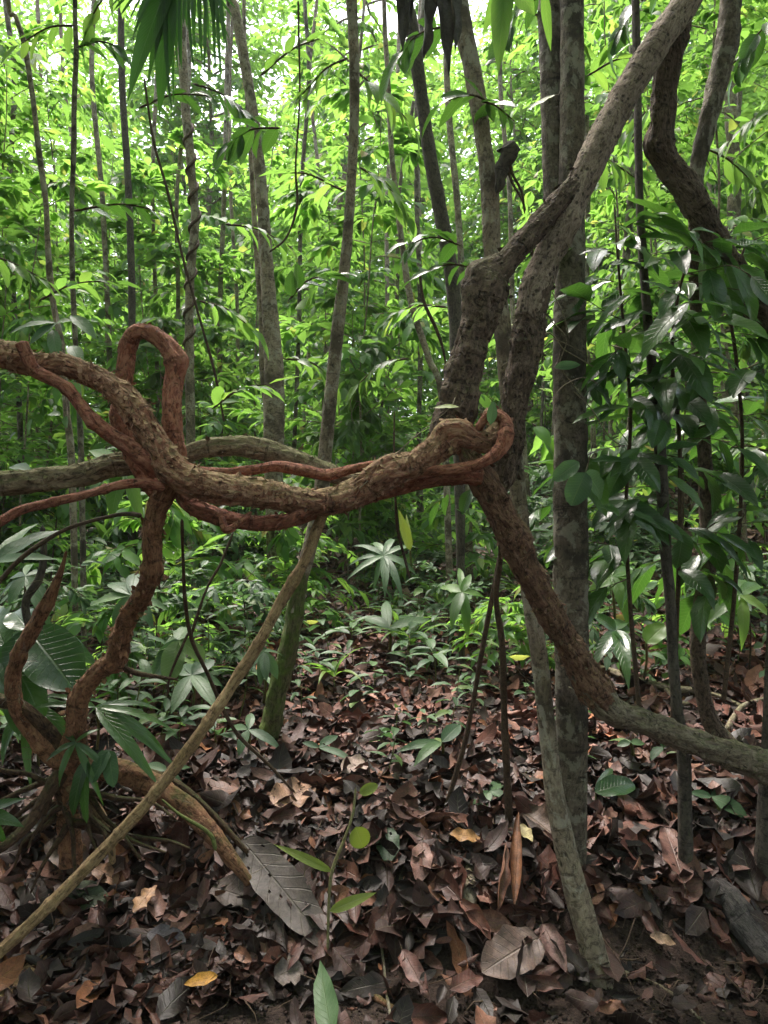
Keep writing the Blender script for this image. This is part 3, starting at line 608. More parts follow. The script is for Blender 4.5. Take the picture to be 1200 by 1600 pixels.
R_ROWS = [(1085, -60, 2.55, 36), (1062, 15, 2.56, 38), (1050, 65, 2.58, 38), (1041, 125, 2.6, 36), (1036, 185, 2.62, 33), (1031, 228, 2.64, 37), (1049, 265, 2.66, 38), (1075, 300, 2.68, 40), (1098, 340, 2.7, 38), (1118, 375, 2.72, 36), (1135, 405, 2.74, 38), (1160, 450, 2.76, 42), (1195, 493, 2.78, 45), (1260, 560, 2.82, 44), (1340, 660, 2.9, 42), (1480, 800, 3.1, 40), (1600, 1000, 3.3, 38), (1660, 1180, 3.4, 38)]
vine(t, 'stem', 'knot', R_ROWS, 44, .006, 47, 2, low=.14, lump=.2, nodes=[(1032, 225, .2, .03), (1050, 65, .12, .03)])
t = thing('side_trunk', 'smooth brownish trunk curving down behind the twisted liana near the upper right corner', 'tree', at(1085, 300, 2.95))
vine(t, 'trunk', 'grey', [(1146, -120, 2.9, 26), (1141, 0, 2.92, 27), (1137, 65, 2.93, 32), (1122, 125, 2.94, 29), (1106, 190, 2.94, 26), (1092, 250, 2.95, 23), (1086, 300, 2.96, 21), (1088, 400, 2.96, 18), (1090, 480, 2.97, 16)], 26, .01, 48, .3)
t = forest_tree('edge_sapling', 'dark trunk cut by the right edge below the mossy liana', 'tree', 'dgrey', [(1196, 1400, 2.6, 36), (1196, 1320, 2.62, 30), (1198, 1250, 2.64, 26), (1204, 1120, 2.66, 22), (1212, 900, 2.7, 20), (1222, 500, 2.8, 18), (1240, 0, 2.9, 16), (1250, -700, 3.0, 12)], 20, .012, 49)

# thin dark stems
def thin(name, label, mat, rows, cat='stem', ns=10, sub=(), group=None):
    b = at(*rows[0][:3]); t = thing(name, label, cat, b, group)
    vine(t, 'stem', mat, rows, ns, .012, rows[0][0] * .01, 1, low=.15, ridge=.1)
    for rr in sub: vine(t, 'branch', mat, rr, 8, .012, 3, 1, low=.15)
    return t
thin('slender_liana', 'thin brown stem leaning left below the knot, left one of a crossing pair', 'twig', [(692, 1275, 2.9, 8), (700, 1250, 2.9, 8), (725, 1165, 2.88, 8), (739, 1098, 2.85, 7), (758, 990, 2.8, 8), (772, 920, 2.76, 8), (782, 868, 2.7, 8), (786, 830, 2.6, 6)])
thin('slender_liana', 'thin dark stem hanging straight below the knot, right one of a crossing pair', 'twig', [(800, 1335, 2.78, 12), (796, 1280, 2.78, 12), (793, 1225, 2.76, 11), (788, 1131, 2.72, 11), (785, 1014, 2.68, 10), (775, 930, 2.62, 9), (782, 870, 2.55, 8), (778, 800, 2.4, 7)])
thin('slender_liana', 'thin dark stem behind the sagging vine, left of centre, bending right towards the litter', 'twig', [(462, 1240, 2.9, 4), (420, 1195, 2.9, 5), (366, 1140, 2.85, 6), (323, 1050, 2.7, 6), (300, 1000, 2.6, 6), (290, 944, 2.5, 6), (286, 870, 2.4, 5), (284, 810, 2.3, 5)],
     sub=[[(296, 1000, 2.6, 5), (323, 920, 2.6, 4), (345, 880, 2.62, 4), (365, 830, 2.64, 3)], [(296, 985, 2.6, 4), (267, 1052, 2.6, 4), (262, 1090, 2.62, 3)]])
thin('slender_liana', 'thin black stem dropping below the thickest vine in the centre', 'twig', [(640, 905, 2.4, 4), (632, 870, 2.4, 4), (622, 830, 2.35, 5), (618, 780, 2.3, 4), (616, 700, 2.3, 3), (616, 640, 2.32, 2)])
thin('arched_twig', 'slender dark twig arching up from the left edge below the thin red vine', 'twig', [(-60, 985, 2.2, 7), (0, 908, 2.2, 7), (42, 865, 2.2, 7), (104, 827, 2.2, 6), (167, 808, 2.18, 6), (200, 803, 2.15, 7), (222, 806, 2.1, 8)], cat='twig')
thin('leaning_stick', 'grey crooked stick rising behind the left roots', 'dgrey', [(60, 1030, 2.7, 14), (46, 980, 2.7, 12), (40, 940, 2.7, 12), (60, 905, 2.7, 12), (68, 870, 2.7, 10), (66, 820, 2.7, 8)], cat='stick')
g = Geo(); t = thing('tangled_tendrils', 'pale dry tendrils looping across the forked tree trunk', 'tendrils', at(885, 560, 2.55))
for rows in [[(842, 540, 2.5, 2), (855, 520, 2.5, 2), (868, 528, 2.5, 2), (880, 545, 2.5, 2), (905, 560, 2.5, 2), (930, 575, 2.5, 2)], [(780, 575, 2.45, 2), (815, 553, 2.45, 2.5), (845, 545, 2.45, 2), (862, 530, 2.46, 2), (878, 534, 2.5, 2), (915, 552, 2.5, 2)],
             [(860, 500, 2.52, 2), (885, 530, 2.5, 2), (875, 570, 2.52, 2), (895, 600, 2.52, 2), (915, 625, 2.52, 2)], [(868, 615, 2.5, 2), (885, 600, 2.5, 2), (912, 590, 2.5, 2), (935, 600, 2.5, 2)], [(862, 455, 2.53, 2), (880, 490, 2.5, 2), (890, 530, 2.5, 2)],
             [(895, 610, 2.5, 2), (925, 640, 2.5, 2), (950, 680, 2.5, 2), (975, 700, 2.5, 2)], [(560, 765, 2.05, 1.5), (640, 690, 2.1, 1.5), (700, 640, 2.15, 1.5), (712, 620, 2.2, 1.5)]]:
    g = Geo(); g.add(*tube(px_path(rows, .008), 4)); g.build('tendril', M['fibre'], t)
thin('hanging_cord_vine', 'long thin dark vine hanging diagonally in front of the bright leaves at upper left', 'twig', [(225, 120, 3.4, 3), (240, 220, 3.4, 4), (262, 300, 3.4, 4), (285, 400, 3.4, 4), (310, 490, 3.4, 4), (335, 580, 3.4, 4), (350, 660, 3.4, 3)], cat='vine')
thin('hanging_cord_vine', 'thin dark vine curving down right of the pale tree at top centre', 'twig', [(466, 0, 4.0, 3), (468, 150, 4.0, 3), (462, 260, 4.0, 3), (464, 320, 4.0, 4), (448, 370, 4.0, 3), (420, 395, 4, 3)], cat='vine')
thin('hanging_cord_vine', 'thin dark curved vine between the pale trunks left of the knot', 'twig', [(655, 420, 3.2, 4), (662, 470, 3.2, 5), (680, 510, 3.2, 5), (692, 545, 3.2, 4), (700, 590, 3.2, 3)], cat='vine')

# ------------------------------------------------------------------ trees just behind
def mid_tree(label, Y, pts, mat, seed, name='slender_tree', ns=22, group=None, extend=True, extra=()):
    rows = []
    for (px, py, d) in pts: rows.append((px, py, Y, d))
    if extend:
        px, py, Y_, d = rows[-1]; px0 = rows[-2][0]
        rows += [(px + (px - px0) * .3, -300, Y, d * .9), (px + (px - px0) * .5, -300 - 1500 / Y * 2.2, Y, d * .5)]
    base = rows[0]; gb = ground(base[0], 800 + (CAMZ - H1((base[0] - 600) / F * Y, Y)) / Y * F)
    x0 = (base[0] - 600) / F * Y; rows[0] = (base[0], 800 + (CAMZ - H1(x0, Y) + .05) / Y * F, Y, base[2] * 1.7)
    return forest_tree(name, label, 'tree', mat, rows, ns, .03, seed, group=group, extra=extra, lump=.06)
T1 = mid_tree('pale straight young tree rising left of centre from a mossy foot in the leaf litter', 3.7, [(413, 1170, 34), (424, 1130, 27), (434, 1080, 26), (447, 1030, 24), (458, 975, 22), (466, 920, 22), (485, 850, 22), (500, 780, 23), (507, 720, 22), (515, 640, 20), (526, 530, 20), (535, 450, 18), (543, 370, 16), (548, 300, 15), (553, 200, 15), (554, 125, 16), (552, 50, 16), (549, -20, 17)], 'pale', 50)
for p_ in T1.children:
    if p_.name.startswith('trunk'): pass
vine(T1, 'moss_collar', 'collar', [(413, 1172, 3.7, 34), (424, 1132, 3.7, 31), (434, 1080, 3.7, 29), (447, 1030, 3.7, 27), (459, 972, 3.7, 25), (466, 920, 3.7, 24), (474, 885, 3.7, 20)], 24, .015, 51, 1, lump=.25, low=.1)
mid_tree('grey double stemmed tree behind the loop, darker and wider towards its foot', 6.2, [(425, 850, 34), (428, 700, 32), (428, 580, 30), (421, 480, 24), (416, 400, 20), (411, 330, 19), (404, 250, 18), (396, 180, 16), (386, 120, 16), (376, 60, 16), (366, 10, 15), (358, -30, 14)], 'pale', 52,
         extra=[('trunk', [(438, 760, 6.3, 12), (413, 600, 6.3, 12), (410, 500, 6.3, 12), (400, 380, 6.35, 9), (392, 250, 6.4, 7), (382, 60, 6.5, 6), (380, -200, 6.6, 5)])])
mid_tree('thin wavy pale tree near the left edge', 4.6, [(120, 900, 11), (113, 750, 11), (104, 640, 10), (96, 540, 10), (84, 480, 9), (78, 430, 10), (74, 370, 8), (72, 320, 8), (64, 260, 9), (58, 210, 8), (52, 160, 8), (45, 110, 8), (36, 60, 8), (24, 25, 7), (12, -10, 7)], 'pale', 53, ns=14)
mid_tree('very thin upright tree second from the left edge', 4.9, [(132, 900, 10), (128, 760, 9), (123, 620, 8), (117, 520, 8), (113, 420, 8), (112, 330, 7), (115, 240, 8), (116, 160, 8), (119, 80, 8), (117, 0, 7)], 'grey', 54, ns=14)
T5 = mid_tree('thin pale tree with a climbing vine spiralling round it', 7.0, [(300, 860, 14), (298, 700, 14), (296, 560, 14), (296, 470, 13), (300, 400, 13), (305, 340, 13), (300, 280, 13), (296, 230, 14), (290, 170, 14), (286, 100, 14), (284, 20, 13)], 'pale', 55, ns=16)
sp = []
for k in range(60):
    f_ = k / 59; py = 560 - 380 * f_; px = np.interp(-py, [-560, -470, -400, -340, -280, -230, -170], [296, 296, 300, 305, 300, 296, 290]); a_ = k * .9
    sp.append((px + 8 * math.cos(a_), py, 7.0 + .045 * math.sin(a_), 5))
vine(T5, 'climbing_vine', 'twig', sp, 8, .02, 3, 1)
mid_tree('dark brown leaning trunk directly left of the slender grey tree near the top', 5.0, [(722, 860, 22), (716, 600, 22), (708, 450, 22), (696, 375, 22), (684, 310, 22), (673, 250, 21), (664, 190, 20), (656, 130, 20), (648, 80, 22), (640, 30, 22), (634, -20, 22)], 'dgrey', 56)
mid_tree('thin pale tree between the brown leaning trunk and the front slender tree', 7.5, [(734, 840, 11), (728, 600, 10), (722, 450, 10), (719, 380, 10), (713, 300, 10), (706, 230, 10), (700, 160, 10), (696, 60, 9), (690, -20, 9)], 'pale', 57, ns=14)
mid_tree('thin leaning grey tree right of the pale straight tree, bent at mid height', 6.5, [(705, 800, 10), (692, 640, 10), (670, 560, 10), (650, 500, 10), (638, 450, 10), (628, 380, 9), (621, 320, 9), (612, 240, 8), (606, 120, 8), (600, 0, 7)], 'pale', 58, ns=14)
# region_words for labels
def region(x, y):
    px = 600 + x / y * F
    c = ('at the left edge' if px < 130 else 'left of the double stemmed tree' if px < 400 else 'between the double stemmed and the pale straight tree' if px < 540 else 'between the pale straight tree and the liana' if px < 760 else 'behind the liana and forked tree' if px < 930 else 'right of the forked tree')
    return c
# far trunks, one tree each
FT = [(178, 9, 9, 'pale'), (212, 12, 8.2, 'dgrey'), (232, 7, 10, 'pale'), (262, 7, 9.5, 'pale'), (340, 8, 10, 'pale'), (362, 6, 11, 'pale'), (455, 7, 9, 'grey'), (482, 6, 12, 'pale'), (575, 6, 10, 'grey'), (596, 7, 13, 'pale'),
      (650, 6, 12, 'pale'), (660, 8, 9, 'grey'), (820, 8, 9, 'pale'), (835, 6, 12, 'grey'), (930, 9, 10, 'pale'), (962, 14, 8.5, 'grey'), (1020, 8, 11, 'pale'), (1140, 22, 9, 'pale'), (1168, 9, 11, 'grey'), (1125, 8, 13, 'pale'), (30, 9, 9, 'grey'), (62, 7, 12, 'pale'), (150, 6, 13, 'pale'), (-80, 14, 9, 'grey'), (1280, 14, 9, 'pale'), (-200, 16, 8, 'pale'), (1400, 18, 8, 'grey')]
for k, (px, d, Y, mt) in enumerate(FT):
    r = np.random.default_rng(100 + k); x = (px - 600) / F * Y; pts = [(px, 900, d * 1.2)]; lean = r.normal() * 30; X = px
    for py in (700, 500, 300, 120, -30):
        X = px + lean * (800 - py) / 800 + r.normal() * 5; pts.append((X, py, d * (1 - .15 * (800 - py) / 800)))
    tone = {'pale': 'pale', 'grey': 'grey', 'dgrey': 'dark'}[mt] + (' slim' if d < 10 else ' stout'); mid_tree(tone + ' trunk far back ' + region(x, Y), Y, pts, mt, 120 + k, ns=10, group=tone + ' trunks far back ' + region(x, Y))

# ------------------------------------------------------------------ crowns overhead (they shade the place) and saplings
P_sap = [proto('sapling', 'slender leafy sapling among the trunks in the background', 'sapling', 'saplings behind the vines', 200 + k, 'lf_bg' if k != 2 else 'lf_mid', 'pale',
               Ht=[4.2, 5.2, 3.4, 6.0][k], z0=[.7, .9, .4, 1.2][k], nbr=[22, 27, 19, 30][k], brl=[1.0, 1.2, .9, 1.4][k], leafL=[.16, .13, .21, .12][k], trunk_r=[.013, .015, .011, .018][k], ratio=[.44, .52, .38, .58][k], nleaf=10, twigs=5) for k in range(4)]
for p_ in P_sap: 
    for q_, nm in zip(p_[1], ('stem', 'crown')): q_.name = nm
P_shr = [proto('shrub', 'low leafy shrub in the undergrowth behind the litter clearing', 'shrub', 'undergrowth shrubs', 220 + k, ['lf_seed', 'lf_bg', 'lf_bg'][k], 'twig',
               Ht=[1.1, 1.5, .9][k], z0=.12, nbr=[15, 18, 13][k], brl=[.6, .7, .55][k], leafL=[.13, .12, .16][k], trunk_r=.009, ratio=[.4, .36, .32][k], nleaf=6, twigs=3) for k in range(3)]
P_tree = [proto('canopy_tree', 'tall leafy forest tree far behind the clearing', 'tree', 'tall trees far behind', 240 + k, 'lf_bg', 'pale',
               Ht=[11, 14, 9][k], z0=[3.0, 4, 2.5][k], nbr=[44, 50, 40][k], brl=[2.4, 2.8, 2.2][k], leafL=[.24, .25, .19][k], trunk_r=[.08, .1, .07][k], ratio=.5, nleaf=12, twigs=6, T=T_FAR) for k in range(3)]
r = np.random.default_rng(77)
def okay(x, y, rad):
    return True
n = 0
for Y0, Y1, cnt in ((5.2, 7.5, 12), (7.5, 10, 15), (10, 14, 24), (14, 20, 40)):
    for k in range(cnt):
        y = r.uniform(Y0, Y1); x = r.uniform(-.62, .62) * y
        px = 600 + x / y * F
        if y < 7.5 and 330 < px < 840: continue
        d_ = 'near' if y < 7.5 else 'mid distance' if y < 12 else 'distant'; place(P_sap[n % 4], x, y, r.uniform(.8, 1.25), tilt=.06, label=d_ + ' leafy sapling ' + region(x, y), group=d_ + ' saplings ' + region(x, y)); n += 1
for Y0, Y1, cnt in ((5.6, 7.2, 9), (7.2, 9, 24), (9, 13, 48), (13, 20, 50)):
    for k in range(cnt):
        y = r.uniform(Y0, Y1); x = r.uniform(-.6, .6) * y
        d_ = 'nearer' if y < 10 else 'distant'; place(P_shr[k % 3], x, y, r.uniform(.7, 1.35), tilt=.1, label=d_ + ' low shrub ' + region(x, y), group=d_ + ' shrubs ' + region(x, y))
for k in range(28):
    y = r.uniform(15, 36); x = r.uniform(-.62, .62) * y
    px = 600 + x / y * F
    s = r.uniform(.8, 1.2)
    if (px < 130 or 560 < px < 800) and y < 24: s *= .6
    place(P_tree[k % 3], x, y, s, tilt=.04, label='tall leafy tree far behind, ' + region(x, y), group='tall trees ' + region(x, y))
# trees added beside the view so their crowns shade the foreground
P_over = proto('shade_tree', 'tree added so its crown shades the front of the scene', 'tree', 'trees added for overhead shade', 260, 'lf_bg', 'pale',
               Ht=9, z0=4.8, nbr=44, brl=2.8, leafL=.24, trunk_r=.06, ratio=.42, nleaf=10, twigs=5, T=T_FAR)
for (x, y) in [(-2.9, 3.6), (3.0, 3.4), (-3.2, .6), (3.0, .4), (-5.0, 6.8), (5.2, 7.4), (-3.4, -2.8), (3.6, -2.6), (-2.1, 2.2), (2.6, 1.9)]:
    place(P_over, x, y, r.uniform(.85, 1.1), tilt=.05)
for k in range(24):  # out-of-view wood, added to cut the light reaching the foreground from behind
    a_ = r.uniform(.85, 5.43); d_ = r.uniform(5.5, 15); place(P_tree[k % 3], d_ * math.sin(a_), d_ * math.cos(a_), r.uniform(.8, 1.2), tilt=.04, label='leafy forest tree added behind and beside the viewpoint to shade the front', group='trees added round the viewpoint for shade')
for k in range(40):  # saplings thicken the same added wood
    a_ = r.uniform(.95, 5.33); d_ = r.uniform(3.2, 9); place(P_sap[k % 4], d_ * math.sin(a_), d_ * math.cos(a_), r.uniform(.8, 1.2), tilt=.04, label='leafy sapling added behind and beside the viewpoint to shade the front', group='saplings added round the viewpoint for shade')

# far wood: one leafy mass beyond the trees
def far_wood():
    g = Geo(); rr = np.random.default_rng(5)
    n = 330000; y = rr.uniform(19, 42, n); x = rr.uniform(-.75, .75, n) * y; hgt = rr.random(n) ** 1.0 * (15 + 4 * np.sin(x * .35 + y * .2))
    z = np.array(height(x, y)) + hgt
    P = np.stack([x, y, z], 1); d = fbm(P * .42, 3)
    keep = d > -.22 + .42 * np.clip((hgt - 5) / 10, 0, 1); P = P[keep]; n = len(P)
    D = nrm(rr.normal(size=(n, 3)) * [1, 1, .4]); Nn = rr.normal(size=(n, 3)) * .5 + [0, 0, 1]
    L = rr.uniform(.18, .36, n); g.add(*leaves(T_FAR, P, D, Nn, L, L * .45, .4, .5, rnd=rr.random(n) ** 1.2))
    o = g.build('far_foliage', M['lf_bg']); o['kind'] = 'stuff'; o['label'] = 'bright green mass of leaves closing the forest beyond the trunks'; o['category'] = 'foliage'
far_wood()

# ground cover: little seedlings too many to count, in the distance
def cover():
    g = Geo(); rr = np.random.default_rng(6); n = 12000
    y = 5.4 + 13 * rr.random(n) ** .8; x = rr.uniform(-.6, .6, n) * y
    d = noise(np.stack([x * .7, y * .7, 0 * x], 1)); keep = d > .34 - .5 * np.clip((y - 6) / 6, 0, 1); x, y = x[keep], y[keep]; n = len(x)
    z = height(x, y); hh = rr.uniform(.05, .32, n); k = 6
    az = rr.random((n, 1)) * 6.28 + np.arange(k)[None] * 1.05 + rr.normal(size=(n, k)) * .2
    P = np.stack([np.repeat(x[:, None], k, 1), np.repeat(y[:, None], k, 1), (z + hh)[:, None] + rr.uniform(-.04, .02, (n, k))], 2).reshape(-1, 3)
    D = np.stack([np.cos(az), np.sin(az), rr.uniform(-.2, .5, (n, k))], 2).reshape(-1, 3)
    L = (rr.uniform(.07, .2, n)[:, None] * rr.uniform(.7, 1.1, (n, k))).ravel()
    g.add(*leaves(T_LOW, P + D * .01, D, np.array([[0, 0, 1.0]]) + rr.normal(size=(n * k, 3)) * .2, L, L * .38, .7, .5, rnd=rr.random(n * k)))
    o = g.build('ground_cover', M['lf_seed']); o['kind'] = 'stuff'; o['label'] = 'low green seedlings carpeting the forest floor further back'; o['category'] = 'undergrowth'
cover()

# ------------------------------------------------------------------ leaf litter
def litter():
    rr = np.random.default_rng(8)
    def scatter(n, y0, y1, xw, T, Lr, zlift, tiltsd, mat, name, label, wr=(.32, .6)):
        g = Geo(); y = rr.uniform(y0, y1, n); x = rr.uniform(-1, 1, n) * xw(y)
        dens = np.clip((y - (2.30 + .04 * np.sin(x * 3) - .30 * np.clip(-x - .1, 0, 1) + .22 * np.clip(x - .25, 0, .7))) / .10, .10, 1)
        keep = rr.random(n) < dens; x, y = x[keep], y[keep]; n = len(x)
        z = height(x, y); e = .02
        gx = (height(x + e, y) - z) / e; gy = (height(x, y + e) - z) / e
        Nn = nrm(np.stack([-gx, -gy, np.ones(n)], 1)) + rr.normal(size=(n, 3)) * tiltsd
        az = rr.random(n) * 6.28; D = np.stack([np.cos(az), np.sin(az), gx * np.cos(az) + gy * np.sin(az) + rr.normal(size=n) * .18], 1)
        L = rr.uniform(*Lr, n) * rr.choice([.6, 1, 1, 1.35], n); Wd = L * rr.uniform(*wr, n)
        z = z + rr.random(n) * zlift
        P = np.stack([x, y, z], 1) - nrm(D) * L[:, None] * .5
        g.add(*leaves(T, P, D, Nn, L, Wd, rr.normal(size=n) * .6, rr.normal(size=n) * .8 + .2, rnd=rr.random(n) ** 1.1 * .97 + .015, wave=rr.uniform(0, .6, n), twist=rr.normal(size=n) * .8, jag=.12))
        o = g.build(name, M[mat]); o['kind'] = 'stuff'; o['label'] = label; o['category'] = 'leaf litter'
    scatter(9500, 2.0, 3.4, lambda y: .72 * y + .3, T_DMID, (.055, .165), .06, .35, 'dead', 'leaf_litter', 'large curled brown dead leaves thick on the bank in front')
    scatter(8500, 2.1, 3.4, lambda y: .66 * y + .2, T_DMID, (.015, .06), .05, .4, 'dead', 'leaf_litter', 'broken bits of dead leaf on the bank in front')
    scatter(16000, 3.4, 6.5, lambda y: .66 * y, T_DMID, (.05, .15), .04, .24, 'dead_lit', 'leaf_litter', 'reddish brown leaf litter of the clearing')
    scatter(36000, 6.5, 14, lambda y: .55 * y, T_DLOW, (.06, .14), .05, .28, 'dead_far', 'leaf_litter', 'reddish leaf litter further back under the trees')
litter()
def sticks():
    rr = np.random.default_rng(9); g = Geo()
    for k in range(520):
        y = rr.uniform(2.15, 7) if k > 200 else rr.uniform(2.15, 3.2); x = rr.uniform(-.55, .55) * y; L = rr.uniform(.05, .45) * (1 if y > 2.5 else .6); az = rr.random() * 6.28; rad = rr.uniform(.0012, .004)
        c = []
        for s in range(4):
            xx = x + math.cos(az) * L * s / 3; yy = y + math.sin(az) * L * s / 3; az += rr.normal() * .2
            c.append([xx, yy, H1(xx, yy) + .02 + rr.random() * .03, rad * (1 - s * .2)])
        g.add(*tube(spline(c, .03), 5))
    o = g.build('fallen_twigs', M['twig']); o['kind'] = 'stuff'; o['label'] = 'small fallen twigs strewn through the leaf litter'; o['category'] = 'twigs'
    g = Geo()
    for k in range(5200):
        y = rr.uniform(2.0, 2.6); x = rr.uniform(-.55, .55) * y; s = rr.uniform(.0015, .006) * rr.choice([1, 1, 1.8]); z = H1(x, y) + s * .3
        v = nrm(np.array([[-1, -1, -1], [1, -1, -1], [1, 1, -1], [-1, 1, -1], [-1, -1, 1], [1, -1, 1], [1, 1, 1], [-1, 1, 1]], float) + rr.normal(size=(8, 3)) * .45) * s + [x, y, z]
        g.add(v, [[0, 3, 2, 1], [4, 5, 6, 7], [0, 1, 5, 4], [1, 2, 6, 5], [2, 3, 7, 6], [3, 0, 4, 7]], v)
    o = g.build('soil_crumbs', M['soil'], smooth=True); o['kind'] = 'stuff'; o['label'] = 'crumbs of dark soil on the bare dirt in front'; o['category'] = 'soil'
sticks()

# ------------------------------------------------------------------ seedlings on the litter
def seedling(kind, seed):
    r = np.random.default_rng(seed); st, lv = Geo(), Geo()
    if kind == 'whorl':
        h = .22; n = 7; st.add(*tube(spline([[0, 0, -.03, .003], [.01, .01, h * .5, .0025], [0, .02, h, .002]], .02), 5))
        az = np.arange(n) * 2.4 + r.normal(size=n) * .2; z = np.linspace(h * .65, h, n); L = r.uniform(.09, .17, n); rt = .30; T = T_MID; dr = r.uniform(.4, 1.1, n); el = r.uniform(.1, .6, n)
    elif kind == 'broad':
        h = .16; n = 5; st.add(*tube(spline([[0, 0, -.03, .003], [.01, 0, h, .002]], .02), 5))
        az = np.arange(n) * 2.2 + r.normal(size=n) * .3; z = np.linspace(h * .5, h, n); L = r.uniform(.08, .14, n); rt = .52; T = T_MID; dr = r.uniform(.3, .9, n); el = r.uniform(-.1, .4, n)
    elif kind == 'strap':
        h = .10; n = 9; st.add(*tube(spline([[0, 0, -.03, .005], [0, 0, h, .004]], .02), 5))
        az = np.arange(n) * 2.4; z = np.full(n, h); L = r.uniform(.2, .36, n); rt = .13; T = T_LANCE; dr = r.uniform(.9, 1.6, n); el = r.uniform(.6, 1.2, n)
    else:  # tall: leaves spaced up a thin stem
        h = .48; n = 12; st.add(*tube(spline([[0, 0, -.03, .004], [.02, .02, h * .5, .003], [0, .04, h, .0015]], .03), 5))
        az = np.arange(n) * 2.4 + r.normal(size=n) * .2; z = np.linspace(h * .3, h, n); L = r.uniform(.09, .15, n); rt = .36; T = T_MID; dr = r.uniform(.3, .9, n); el = r.uniform(-.1, .5, n)
    D = np.stack([np.cos(az) * np.cos(el), np.sin(az) * np.cos(el), np.sin(el)], 1); P = np.stack([0 * z, .02 * z / h, z], 1)
    Nn = np.stack([-np.cos(az) * np.sin(el), -np.sin(az) * np.sin(el), np.cos(el)], 1) + r.normal(size=(n, 3)) * .15
    lv.add(*leaves(T, P + D * .012, D, Nn, L, L * rt, dr, .45, rnd=r.random(n), wave=.08))
    if kind in ('whorl', 'tall', 'broad'):
        for k in range(n): st.add(*tube(np.array([list(P[k]) + [.0012], list(P[k] + D[k] * .013) + [.001]]), 4))
    return st, lv
KINDS = [('whorl', 'pale green seedling with a whorl of narrow leaves rising from the leaf litter'), ('broad', 'small seedling with a few broad leaves close above the leaf litter'),
         ('strap', 'tuft of long arching strap leaves growing from the leaf litter'), ('tall', 'knee high seedling with leaves spaced up a thin stem')]
PS = []
for i, (kd, lb) in enumerate(KINDS):
    for v_ in range(2):
        st, lv = seedling(kd, 300 + i * 10 + v_); t = thing('seedling', lb, 'seedling', (0, 0, 0), ['whorled seedlings', 'broad leaved seedlings', 'strap leaved tufts', 'tall thin seedlings'][i] + ' in the clearing')
        PS.append((t, [st.build('stem', M['greenstem'], t), lv.build('foliage', M['lf_seed' if kd != 'strap' else 'lf_mid'], t)]))
r = np.random.default_rng(31)
cnt = 0
def region2(x, y):
    px = 600 + x / y * F
    return ('left of the rooted vine' if px < 180 else 'between the rooted vine and the leaning pole' if px < 400 else 'beside the mossy tree foot' if px < 520 else 'in the middle of the clearing' if px < 680 else 'round the paired thin stems' if px < 830 else 'beside the forked tree' if px < 960 else 'under the mossy liana' if px < 1100 else 'at the right edge')
while cnt < 300:
    y = 2.95 + 5.0 * r.random() ** .85; x = r.uniform(-.56, .56) * y; px = 600 + x / y * F
    dn = .3 + .5 * np.clip((y - 3.8) / 2.0, 0, 1) + (.35 if px < 380 else 0) + (.15 if 540 < px < 800 else 0)
    if y < 3.5 and px > 150: dn *= .4
    if r.random() > dn: continue
    k = r.choice([0, 1, 2, 3, 4, 5, 6, 7, 0, 1, 6, 7, 2, 3]); d_ = 'near' if y < 4.2 else 'mid clearing' if y < 6 else 'far'; kn = ['whorled seedling', 'broad leaved seedling', 'strap leaved tuft', 'thin leafy seedling'][k // 2]
    w_ = region2(x, y); place(PS[k], x, y, r.uniform(.7, 1.3) * (.8 if y < 3.6 else 1), tilt=.2, label=d_ + ' ' + kn + ' ' + w_, group=d_ + ' ' + kn + 's ' + w_); cnt += 1

# ------------------------------------------------------------------ plants placed one by one
def hub(name, label, cat, base, hubp, Y, tips, mat='lf_seed', T=T_HI, stem_d=5, smat='greenstem', droop=.5, up=.8, curl=.4):
    """base/hub in photo pixels at depth Y; tips rows (px, py, width px, dY)."""
    b = ground(*base) if base is not None else at(hubp[0], hubp[1], Y)
    t = thing(name, label, cat, b)
    h_ = at(hubp[0], hubp[1], Y)
    if base is not None:
        mid = (b + h_) / 2 + np.array([.01, 0, .01]); g = Geo(); rd = stem_d / 2 / F * Y
        g.add(*tube(spline([list(b - [0, 0, .03]) + [rd * 1.2], list(mid) + [rd], list(h_) + [rd * .8]], .02), 7)); g.build('stem', M[smat], t)
    if base is None:                            # the twig the leaves hang from
        g = Geo(); s_ = 1 if hubp[0] < 600 else -1; b2 = h_ + np.array([-.05 * s_, .10, .10])
        g.add(*tube(spline([list(b2) + [.0018]] + [list((b2 + h_) / 2 + [0, .01, -.015]) + [.0016], list(h_) + [.0014]], .01), 5)); g.build('twig', M['twig'], t)
    for tp in tips:
        px, py, wd, dY = tp[:4]; px += R.uniform(-7, 7); py += R.uniform(-7, 7); wd *= R.uniform(.8, 1.2); bx, by = (tp[4], tp[5]) if len(tp) > 5 else hubp; g = Geo()
        pxleaf(g, T, bx, by, px, py, wd, Y, dY, up=up, toward=.55, side=R.uniform(-.2, .2), droop=droop * R.uniform(.7, 1.3), curl=curl, rnd=np.array([R.random()]), wave=.08)
        g.build('leaf', M[mat], t)
    return t
hub('palm_seedling', 'dark bifid palm leaves hanging over the roots below the rooted vine', 'palm', None, (137, 1186), 2.48, [(92, 1282, 22, -.05), (116, 1292, 22, -.06)], 'lf_dark', T_STRAP, droop=.4)
hub('palm_seedling', 'small forked palm leaf with worn ends just right of the gnarled root base', 'palm', None, (170, 1172), 2.5, [(143, 1222, 24, -.05), (180, 1226, 24, -.05)], 'lf_seed', T_STRAP, droop=.3)
hub('strap_plant', 'fan of long dark strap leaves spreading right of the root base', 'plant', (150, 1180), (150, 1105), 2.62, [(234, 1192, 26, -.2), (275, 1168, 20, -.1), (272, 1112, 13, 0), (262, 1082, 12, .1), (232, 1130, 14, .0), (50, 1085, 14, -.1), (60, 1060, 13, 0), (290, 1140, 14, .1)], 'lf_dark', T_LANCE, droop=.8)
